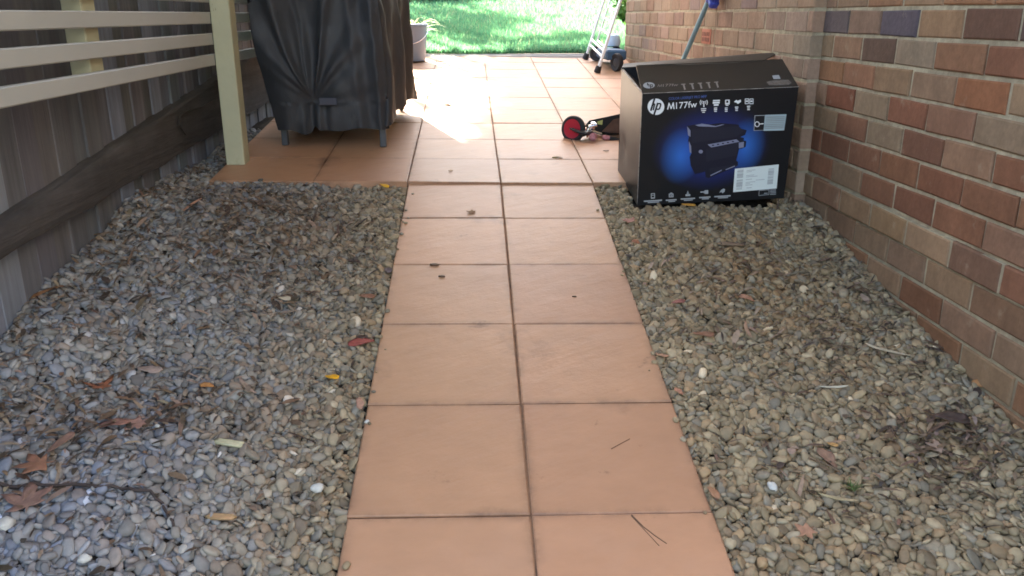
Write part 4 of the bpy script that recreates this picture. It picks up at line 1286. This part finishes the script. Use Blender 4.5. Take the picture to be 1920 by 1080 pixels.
PALP = np.array([(.21, .195, .155), (.17, .16, .13), (.25, .235, .19), (.19, .20, .195), (.15, .165, .175), (.23, .185, .135), (.12, .11, .095), (.30, .285, .24), (.20, .165, .13), (.235, .24, .215), (.55, .54, .50)])
PRB = np.array([.17, .15, .13, .12, .10, .10, .06, .06, .06, .044, .006])
NP = 37000
peb = np.zeros((NP + 40, 16))
random.seed(11)
kk = 0
for k in range(NP):
    a = min(.019, max(.0055, random.lognormvariate(math.log(.0100), .27))) if random.random() < .86 else random.uniform(.0025, .0055)
    b_ = a * random.uniform(.62, .92); c = a * random.uniform(.38, .62)
    best = None
    for tr in range(3):
        x, y = sample_spot()
        i, j = int((y - GY0) / CELL), int((x - GX0) / CELL)
        ra = max(1, int(a * .55 / CELL))
        i = min(ny - ra - 2, max(ra + 1, i)); j = min(nx - ra - 2, max(ra + 1, j))
        h5 = (HM[i, j], HM[i - ra, j], HM[i + ra, j], HM[i, j - ra], HM[i, j + ra])
        zz_ = sum(h5) / 5
        rel = zz_ - gz(x, y)
        if best is None or rel < best[0]: best = (rel, x, y, i, j, h5, zz_, ra)
    rel, x, y, i, j, h5, zz_, ra = best
    if rel > .03: continue
    gx = (h5[4] - h5[3]) / (2 * ra * CELL); gy = (h5[2] - h5[1]) / (2 * ra * CELL)
    gx = max(-.9, min(.9, gx)) * .7 + random.gauss(0, .12); gy = max(-.9, min(.9, gy)) * .7 + random.gauss(0, .12)
    z = zz_ + c * .55
    yaw = random.uniform(0, math.pi)
    peb[kk, :9] = (x, y, z, a, b_, c, yaw, gx, gy); kk += 1
    rr = int(a / CELL) + 1
    i_a, i_b, j_a, j_b = max(0, i - rr), min(ny, i + rr + 1), max(0, j - rr), min(nx, j + rr + 1)
    Y, X = np.mgrid[i_a:i_b, j_a:j_b]
    dx = (X * CELL + GX0) - x; dy = (Y * CELL + GY0) - y
    ca, sa = math.cos(yaw), math.sin(yaw)
    u = (dx * ca + dy * sa) / a; v_ = (-dx * sa + dy * ca) / b_
    q = 1 - u * u - v_ * v_
    top = z + gx * dx + gy * dy + c * np.sqrt(np.maximum(q, 0))
    blk = HM[i_a:i_b, j_a:j_b]
    HM[i_a:i_b, j_a:j_b] = np.where(q > 0, np.maximum(blk, top), blk)
for k in range(26):
    y = random.uniform(1.0, 3.1); e0, e1 = path_edges(y)
    d_ = abs(random.gauss(0, .012)) + .003
    x = e0 + d_ if random.random() < .5 else e1 - d_
    a = random.uniform(.003, .009)
    peb[kk, :9] = (x, y, pz(x, y) + a * .4, a, a * .8, a * .5, random.uniform(0, 3), 0, .17); kk += 1
peb = peb[:kk]
# unit pebble shapes
import bmesh
bm = bmesh.new(); bmesh.ops.create_icosphere(bm, subdivisions=2, radius=1)
IV = np.array([v_.co[:] for v_ in bm.verts]); IT = np.array([[v_.index for v_ in f.verts] for f in bm.faces]); bm.free()
SH = []
for k in range(14):
    o_ = rng.normal(size=3) * 5
    d = np.array([1 + .30 * mnoise.noise(Vector(p_ * 1.1 + o_)) + .10 * mnoise.noise(Vector(p_ * 2.3 - o_)) for p_ in IV])
    s_ = IV * d[:, None]
    s_ = np.sign(s_) * np.abs(s_) ** .9      # a little boxier than an egg
    SH.append(s_)
SH = np.array(SH)
n = len(peb)
S = SH[rng.integers(0, 14, n)]
P3 = S * peb[:, None, 3:6]
ca, sa = np.cos(peb[:, 6])[:, None], np.sin(peb[:, 6])[:, None]
X = P3[:, :, 0] * ca - P3[:, :, 1] * sa; Y = P3[:, :, 0] * sa + P3[:, :, 1] * ca
Z = P3[:, :, 2] + X * peb[:, 7:8] + Y * peb[:, 8:9]
PV_ = np.stack([X + peb[:, 0:1], Y + peb[:, 1:2], Z + peb[:, 2:3]], 2)
ci = rng.choice(len(PALP), n, p=PRB / PRB.sum())
pc = (PALP[ci] * .72 + .28 * np.array([.2, .18, .145])) * 1.17 * rng.uniform(.74, 1.22, (n, 1)); pc = np.minimum(pc, .75)
leftish = np.clip((-.2 - peb[:, 0]) / .5, 0, 1)[:, None]
pc = pc * (1 - leftish * np.array([[.04, .04, -.04]])) * (1 + (1 - leftish) * np.array([[.16, -.04, -.30]]))
zn = np.exp(-((peb[:, 0] + .68) / .30) ** 2 - ((peb[:, 1] - 2.75) / .36) ** 2) + .9 * np.exp(-((peb[:, 0] - .92) / .26) ** 2 - ((peb[:, 1] - 2.45) / .5) ** 2) + .8 * np.exp(-((peb[:, 0] - 1.05) / .14) ** 2 - ((peb[:, 1] - 1.65) / .14) ** 2) + .6 * np.exp(-((peb[:, 0] + .78) / .28) ** 2 - ((peb[:, 1] - 1.75) / .1) ** 2)
zn = (np.clip(zn, 0, 1) * (rng.random(n) < .75) * rng.uniform(.4, 1, n))[:, None]       # stones coated with brown dirt
pc = pc * (1 - zn * np.array([[.20, .36, .50]]))
near = np.clip((1.95 - peb[:, 1]) / .6, 0, 1)[:, None] * leftish       # blue skylight tint painted into the left stones by the camera
pc = pc * (1 + near * np.array([[.02, .09, .24]]))
CC = np.ones((n, len(IV), 4), np.float32); CC[:, :, :3] = pc[:, None, :]
TT = (np.arange(n)[:, None, None] * len(IV) + IT[None]).reshape(-1, 3)
tag(big_mesh('gravel', PV_.reshape(-1, 3), TT, CC.reshape(-1, 4), M['pebble']), kind='stuff')


def top_at(x, y):
    i, j = int((y - GY0) / CELL), int((x - GX0) / CELL)
    i = min(ny - 4, max(3, i)); j = min(nx - 4, max(3, j))
    return float(HM[i - 3:i + 4, j - 3:j + 4].max())


# small brown flakes, bark crumbs and leaf bits between the pebbles
lt = MB()
ZONES = [((-.62, 2.75), (.28, .26), 1000), ((-.85, 2.45), (.2, .35), 520), ((-1.08, 2.3), (.07, .7), 380), ((1.06, 1.62), (.09, .07), 190), ((.95, 2.1), (.16, .12), 130), ((-.75, 1.75), (.22, .07), 240), ((-.95, 1.5), (.12, .12), 120),
         ((.85, 2.45), (.28, .3), 420), ((.72, 1.5), (.15, .12), 60), ((-.55, 1.5), (.3, .3), 90), ((-1.05, 3.7), (.08, .35), 200), ((1.2, 2.2), (.04, .7), 180)]
for (c, s_, n_) in ZONES:
    for k in range(n_):
        x, y = random.gauss(c[0], s_[0]), random.gauss(c[1], s_[1])
        e0, e1 = path_edges(y)
        if (e0 - .01 < x < e1 + .01) or x < XN + .01 or x > XW - .01 or y > (3.17 if x > -1.0 else 4.5) or y < .9: continue
        q = bx.inverted() @ Vector((x, y, gz(x, y)))
        if -.02 < q.x < BW + .02 and -.02 < q.y < BD: continue
        z = top_at(x, y) + .001
        L_, w_ = random.uniform(.005, .022), random.uniform(.002, .006)
        if random.random() < .08: L_, w_ = random.uniform(.014, .027), random.uniform(.006, .011)
        elif random.random() < .04: L_, w_ = random.uniform(.025, .045), random.uniform(.0025, .005)
        a = random.uniform(0, 6.283); ti = random.gauss(0, .3)
        dx, dy = math.cos(a), math.sin(a)
        lt.cur = jit(random.choice([(.06, .042, .03), (.10, .066, .045), (.13, .085, .055), (.17, .11, .07), (.06, .046, .036), (.22, .16, .11), (.27, .20, .14)]), .2)
        vs = []
        for q in (-1, -.3, .4, 1):
            ww = w_ * (1 - q * q * .7)
            for s2 in (-1, 1):
                vs.append((x + dx * L_ * q - dy * ww * s2, y + dy * L_ * q + dx * ww * s2, z + ti * L_ * q + .003 * (1 - q * q) + random.uniform(-.001, .001)))
        lt.add(vs, [(0, 1, 3, 2), (2, 3, 5, 4), (4, 5, 7, 6)])
tag(lt.build('leaf_litter', M['leaf'], recalc=False), kind='stuff')

# ------------------------------------------------------------------ single fallen leaves, bark and stones
def surface(px, py):
    q = on_gravel(px, py)
    e0, e1 = path_edges(q[1])
    if e0 < q[0] < e1 and q[1] < 3.2 or q[1] > 3.2 and q[0] > -.99:
        t_ = on_t(px, py, PA)
        if t_[1] > 3.2: t_ = on_t(px, py)
        return t_, np.array([0, -.16 if t_[1] < 3.2 else -.09, 1]), False
    q[2] = top_at(q[0], q[1])
    return q, np.array([0, -.17, 1]), True


def leaf_outline(kind):
    if kind == 'lobed':      # five-lobed dead leaf
        pts = []
        for k in range(5):
            a = rad(-120 + 60 * k) + math.pi / 2
            r = (.62, .9, 1.0, .9, .62)[k]
            pts += [(r * .68 * math.cos(a - .30), r * .68 * math.sin(a - .30)), (r * math.cos(a), r * math.sin(a)), (r * .68 * math.cos(a + .30), r * .68 * math.sin(a + .30)), (.42 * math.cos(a + rad(30)), .42 * math.sin(a + rad(30)))]
        return pts[:-1] + [(-.05, -.25), (0.0, -.55), (.05, -.25)]
    if kind == 'oval':
        return [(.42 * math.sin(a) * (1 + .08 * math.sin(5 * a)), math.cos(a) * (1 if math.cos(a) > 0 else .9)) for a in np.linspace(0, 2 * math.pi, 18, endpoint=False)]
    if kind == 'strip':
        return [(.11 * math.sin(a) + .12 * math.cos(a) ** 2, math.cos(a)) for a in np.linspace(0, 2 * math.pi, 20, endpoint=False)]
    return [(-.22, -.9), (.05, -1), (.24, -.8), (.27, .1), (.2, .85), (-.02, 1), (-.2, .8), (-.26, 0)]   # chip


def leaf(name, kind, px, py, size, rot, col, label, cat='leaf', curl=.35, thick=.0012, lift=.004, tilt=(0, 0), wob=.12, group=None):
    c, nrm, ongr = surface(px, py)
    nrm = Vector(nrm).normalized()
    ex = nrm.cross(Vector((0, 1, 0))).normalized() * -1
    ex = Vector((1, 0, 0)); ex = (ex - nrm * ex.dot(nrm)).normalized(); ey = nrm.cross(ex)
    out = leaf_outline(kind)
    ca, sa = math.cos(rot), math.sin(rot)
    rs = random.Random(hash((px, py)) & 0xffff)
    m_ = MB()
    ring = [(x * (1 + rs.uniform(-wob, wob)), y * (1 + rs.uniform(-wob, wob))) for x, y in out]
    layers = [1.0, .66, .33]
    base = len(ring)
    tops, cols_ = [], []
    ph = rs.uniform(0, 6)
    def place(x, y, dz):
        r2 = x * x + y * y
        h = curl * (x * x * .9 + .45 * y * y * math.copysign(1, math.sin(ph)) * .5 + .18 * math.sin(3 * x + 2 * y + ph)) + tilt[0] * x + tilt[1] * y
        X, Y = (x * ca - y * sa) * size, (x * sa + y * ca) * size
        return Vector(c) + ex * X + ey * Y + nrm * (lift + size * h + dz)
    for dz in (0.0, thick):
        for l_ in layers:
            for (x, y) in ring: tops.append(place(x * l_, y * l_, dz))
        tops.append(place(0, 0, dz))
    half = base * 3 + 1
    fs = []
    for s0 in (0, half):
        for l_ in range(2):
            for k in range(base):
                a, b2 = s0 + l_ * base + k, s0 + l_ * base + (k + 1) % base
                fs.append((a, b2, b2 + base, a + base))
        for k in range(base): fs.append((s0 + 2 * base + k, s0 + 2 * base + (k + 1) % base, s0 + 3 * base))
    for k in range(base): fs.append((k, (k + 1) % base, half + (k + 1) % base, half + k))
    zmin = min(v2.z for v2 in tops) - min(Vector(c).z, 9)
    m_.add(tops, fs)
    m_.c = [jit(col, .12) for _ in tops]
    o = m_.build(name, M['leaf'], smooth='full', loc=tuple(c))
    return tag(o, label, cat, group)


YEL, ORA, REDL, BRN, TANL, PNK, DRK, PALE, GRY = (.62, .34, .03), (.55, .22, .03), (.28, .07, .055), (.19, .085, .045), (.36, .24, .13), (.36, .19, .14), (.07, .045, .035), (.46, .41, .28), (.20, .17, .15)
LF = [
    ('leaf', 'oval', 722, 358, .024, .9, YEL, 'yellow leaf on the gravel just below the terrace edge'),
    ('leaf', 'oval', 625, 722, .020, 1.2, (.66, .32, .02), 'golden yellow leaf on the gravel near the left edge of the path'),
    ('leaf', 'oval', 677, 650, .038, -1.2, REDL, 'dull red leaf on the gravel beside the left path edge'),
    ('leaf', 'oval', 682, 637, .032, -1.45, DRK, 'dark purple brown leaf tucked behind the dull red leaf'),
    ('leaf', 'lobed', 190, 728, .042, .6, (.22, .085, .045), 'rust brown crumpled leaf near the fence with a ribbed edge'),
    ('leaf', 'lobed', 262, 798, .040, 2.4, (.30, .17, .13), 'pinkish brown lobed leaf lying on grey pebbles'),
    ('leaf', 'oval', 215, 803, .036, 1.5, (.24, .12, .09), 'reddish brown leaf joined under the pinkish lobed leaf'),
    ('leaf', 'lobed', 55, 952, .060, .3, (.22, .13, .10), 'large dull brown lobed leaf at the lower left corner of the gravel'),
    ('leaf', 'lobed', 75, 880, .050, 1.9, (.24, .12, .075), 'large brown lobed leaf just above the dull brown one'),
    ('leaf', 'oval', 120, 845, .034, 2.6, (.24, .14, .10), 'plain brown leaf between the lobed leaves on the left'),
    ('bark', 'chip', 415, 978, .030, 1.45, (.42, .27, .14), 'tan curled piece of bark on the grey pebbles', 'bark'),
    ('bark', 'chip', 432, 841, .034, 1.35, (.46, .43, .28), 'pale yellow wood chip on the grey pebbles', 'wood chip'),
    ('leaf', 'strip', 360, 390, .050, -.35, (.38, .20, .13), 'long pinkish pointed leaf standing out of the gravel mound'),
    ('bark', 'strip', 75, 552, .075, -.6, (.24, .12, .06), 'curved brown bark strip propped against the foot of the fence', 'bark'),
    ('leaf', 'strip', 165, 453, .060, 1.3, (.24, .18, .13), 'long grey brown leaf at the foot of the palings'),
    ('leaf', 'chip', 1290, 392, .026, 1.5, (.55, .27, .05), 'orange leaf lying right in front of the carton'),
    ('leaf', 'lobed', 1181, 423, .034, .4, (.34, .17, .13), 'pink brown lobed leaf on the gravel right of the path'),
    ('leaf', 'oval', 1192, 462, .022, .5, (.26, .11, .06), 'small rust leaf just below the pink brown lobed leaf'),
    ('bark', 'chip', 1370, 462, .044, 1.5, (.24, .16, .10), 'flat brown piece of bark lying in front of the carton', 'bark'),
    ('leaf', 'oval', 1400, 568, .028, .7, (.30, .16, .10), 'light brown curled leaf in the middle of the right gravel'),
    ('leaf', 'oval', 1272, 575, .024, 1.9, (.26, .10, .08), 'reddish leaf on the gravel right of the path'),
    ('leaf', 'strip', 1398, 630, .050, -.15, (.32, .20, .13), 'long thin tan leaf with its stem pointing at the camera'),
    ('leaf', 'oval', 1320, 637, .030, 1.1, (.20, .10, .06), 'mid brown leaf pressed flat among the right pebbles'),
    ('stick', 'strip', 1662, 664, .055, 1.15, (.46, .38, .26), 'pale dry stalk on the right gravel near the wall', 'stick'),
    ('stick', 'strip', 1562, 736, .035, 1.45, (.46, .42, .32), 'short cream stalk left of the dark litter patch', 'stick'),
    ('leaf', 'oval', 1880, 745, .024, .3, (.50, .40, .10), 'yellow green leaf lying against the brick wall'),
    ('leaf', 'oval', 1852, 730, .036, 1.1, (.34, .17, .07), 'orange brown leaf behind the yellow green leaf at the wall'),
    ('leaf', 'lobed', 1512, 1006, .030, 2.0, (.34, .18, .11), 'salmon brown leaf on the gravel near the bottom edge'),
    ('leaf', 'lobed', 1757, 850, .034, .9, (.32, .22, .16), 'pale tan leaf lying below the dark litter patch'),
    ('leaf', 'oval', 1785, 800, .045, 1.5, (.075, .05, .04), 'dark brown rotting leaf in the litter by the wall'),
    ('leaf', 'oval', 1550, 866, .032, .3, (.22, .13, .085), 'brown leaf with an orange tip among the right pebbles'),
    ('leaf', 'oval', 1560, 843, .014, 1.0, (.42, .24, .09), 'tiny orange leaf touching the brown leaf'),
    ('stick', 'strip', 1575, 942, .042, 1.35, (.36, .29, .17), 'straw coloured stick lying below the green tuft', 'stick'),
    ('leaf', 'oval', 1338, 932, .022, .2, (.30, .16, .09), 'small brown leaf caught against the right edge of the path'),
    ('leaf', 'oval', 1240, 676, .022, .9, (.36, .20, .12), 'pale orange leaf half over the right edge of the path'),
    ('leaf', 'lobed', 886, 400, .024, 1.2, (.26, .15, .08), 'curled brown leaf lying on the path paver joint'),
    ('leaf', 'oval', 838, 198, .028, 1.3, (.16, .10, .06), 'dark curled leaf in the sunny patch of the terrace'),
    ('leaf', 'oval', 1046, 296, .024, 1.5, (.22, .17, .08), 'yellowish brown leaf on the terrace in front of the scooter'),
    ('leaf', 'oval', 1136, 284, .014, 1.4, (.16, .10, .06), 'tiny dark leaf on the terrace beside the carton'),
    ('leaf', 'lobed', 846, 322, .014, 1.1, (.36, .20, .09), 'tiny orange leaf on the front row of terrace pavers'),
    ('leaf', 'oval', 728, 510, .028, .1, (.12, .085, .085), 'dark grey purple leaf against the left path edge'),
    ('leaf', 'strip', 483, 466, .048, .75, (.22, .16, .11), 'long brown curved leaf on the mound left of the path'),
    ('leaf', 'oval', 462, 498, .036, 1.4, (.17, .145, .12), 'broad grey brown leaf on the mound'),
    ('bark', 'chip', 605, 512, .028, .6, (.27, .20, .13), 'tan bark chip on the left gravel', 'bark'),
    ('leaf', 'oval', 536, 566, .022, 1.4, (.46, .38, .27), 'small cream leaf on the left gravel'),
    ('leaf', 'oval', 665, 494, .026, 1.0, (.10, .07, .055), 'dark leaf with a pale fleck on the left gravel'),
    ('leaf', 'oval', 690, 562, .026, 1.5, (.22, .10, .06), 'thin rust leaf near the left path edge'),
    ('leaf', 'oval', 390, 731, .020, 1.3, (.44, .20, .07), 'small orange leaf on the left pebbles'),
    ('leaf', 'strip', 462, 735, .042, .7, (.34, .23, .17), 'long pale pink leaf right of the small orange leaf'),
    ('leaf', 'oval', 283, 702, .038, 1.2, (.32, .24, .20), 'curled pinkish grey leaf on the left pebbles'),
    ('leaf', 'oval', 1272, 742, .016, .5, (.42, .20, .12), 'small salmon leaf by the right path edge'),
    ('leaf', 'oval', 676, 770, .022, .2, (.36, .20, .14), 'pink brown leaf fragment by the left path edge'),
]
random.seed(5)
for a in LF:
    nm, kd, px, py, sz_, rt_, cl_, lab_ = a[:8]
    leaf(nm, kd, px, py, sz_, rt_ + math.pi / 2 * 0, cl_, lab_, a[8] if len(a) > 8 else 'leaf', curl={'lobed': .35, 'oval': .5, 'strip': .25, 'chip': .25}[kd], thick=.0045 if kd == 'chip' else .001,
         lift=.003 if kd != 'strip' else .004, tilt=(random.uniform(-.12, .12), random.uniform(-.12, .12)) if py > 345 and not 740 < px < 1160 else (0, 0))
# dark droppings / stains as small crumbs on the path
for (px, py, s_, lab_) in ((815, 497, .016, 'dark dried crumb on the paver joint left of the path centre'), (829, 519, .011, 'small dark crumb just below the larger dried one'), (1077, 557, .007, 'tiny dark crumb on the right half of the path')):
    leaf('dirt_crumb', 'oval', px, py, s_, 1.4, (.11, .07, .045), lab_, 'crumb', curl=.1, thick=.003, lift=.0005)
# twigs
def twig(pxs, r, label, name='twig', colr=(.06, .045, .04), dz=.004):
    pts = []
    for (x, y) in pxs:
        q, _, og = surface(x, y); pts.append((q[0], q[1], q[2] + dz))
    if len(pts) > 4:
        fine = []
        for i in range(len(pts) - 1):
            for q_ in range(4):
                t_ = q_ / 4; a_, b_ = np.array(pts[i]), np.array(pts[i + 1])
                c_ = a_ + (b_ - a_) * t_
                c_[0] += random.gauss(0, .0022); c_[1] += random.gauss(0, .0035); c_[2] = top_at(c_[0], c_[1]) - .0035
                fine.append(tuple(c_))
        pts = fine
    m_ = MB(); m_.cur = (*colr, 1); m_.tube(pts, [r * (1 - .4 * i / len(pts)) for i in range(len(pts))], 7)
    tag(m_.build(name, M['leaf'], smooth='full', loc=pts[0]), label, 'twig')
twig([(-20, 912), (60, 916), (150, 914), (230, 918), (285, 930), (312, 965), (335, 1003)], .0042, 'long dark forked twig lying across the lower left gravel')
twig([(1184, 966), (1206, 988), (1228, 1005), (1250, 1020)], .0013, 'thin dark twig on the paver nearest the camera', dz=.0006, colr=(.12, .07, .045))
twig([(1184, 968), (1212, 998), (1236, 1024)], .0010, 'second thin strand spreading from the dark twig on the nearest paver', dz=.0006, colr=(.15, .09, .06))
twig([(1146, 842), (1164, 832), (1181, 823)], .0009, 'thin brown stalk on the right half of the path', dz=.0005, colr=(.15, .085, .055))
twig([(1515, 868), (1545, 880), (1572, 898)], .0022, 'thin brown twig left of the green tuft', colr=(.16, .11, .07))
# white quartz stones
def stone(px, py, s_, label):
    q, _, _ = surface(px, py)
    k = rng.integers(0, 14)
    r3 = np.array([s_, s_ * .75, s_ * .6]) * .85
    vs = SH[k] * r3
    a = random.uniform(0, 3); R = np.array([[math.cos(a), -math.sin(a), 0], [math.sin(a), math.cos(a), 0], [0, 0, 1]])
    vs = vs @ R.T * (1 + rng.normal(size=(len(vs), 1)) * .06)
    m_ = MB(); m_.cur = (.50, .50, .46, 1); s_ = s_ * .85; m_.add([tuple(np.array(q) + v2 + [0, 0, s_ * .3]) for v2 in vs], [tuple(f) for f in IT])
    tag(m_.build('quartz_stone', M['pebble'], smooth=True, loc=tuple(q)), label, 'stone', 'white stones in the gravel')
for a in ((12, 988, .021, 'largest white quartz stone at the lower left edge'), (597, 932, .016, 'white quartz stone beside the left path edge'), (160, 1060, .014, 'white stone near the bottom left corner'), (1447, 920, .017, 'bright white stone on the right gravel'),
          (359, 497, .013, 'white stone on the left mound'), (297, 811, .008, 'small white stone beside the pinkish lobed leaf'), (688, 792, .008, 'little white pebble at the left path edge')): stone(*a)
# green tuft in the right gravel
q, _, _ = surface(1597, 925)
tf = MB()
for k in range(34):
    a = random.uniform(0, 6.283); l_ = random.uniform(.012, .026)
    tf.cur = jit((.10, .15, .05), .25)
    d0 = Vector((math.cos(a), math.sin(a), 0)); s0 = Vector((-math.sin(a), math.cos(a), 0)) * .0022
    b0 = Vector(q) + Vector((random.uniform(-.008, .008), random.uniform(-.008, .008), -.004))
    tf.add([b0 - s0, b0 + s0, b0 + d0 * l_ + Vector((0, 0, random.uniform(.006, .018)))], [(0, 1, 2)])
tag(tf.build('weed_tuft', M['foliage'], loc=tuple(q), recalc=False), 'small green weed tuft growing in the right gravel', 'weed')
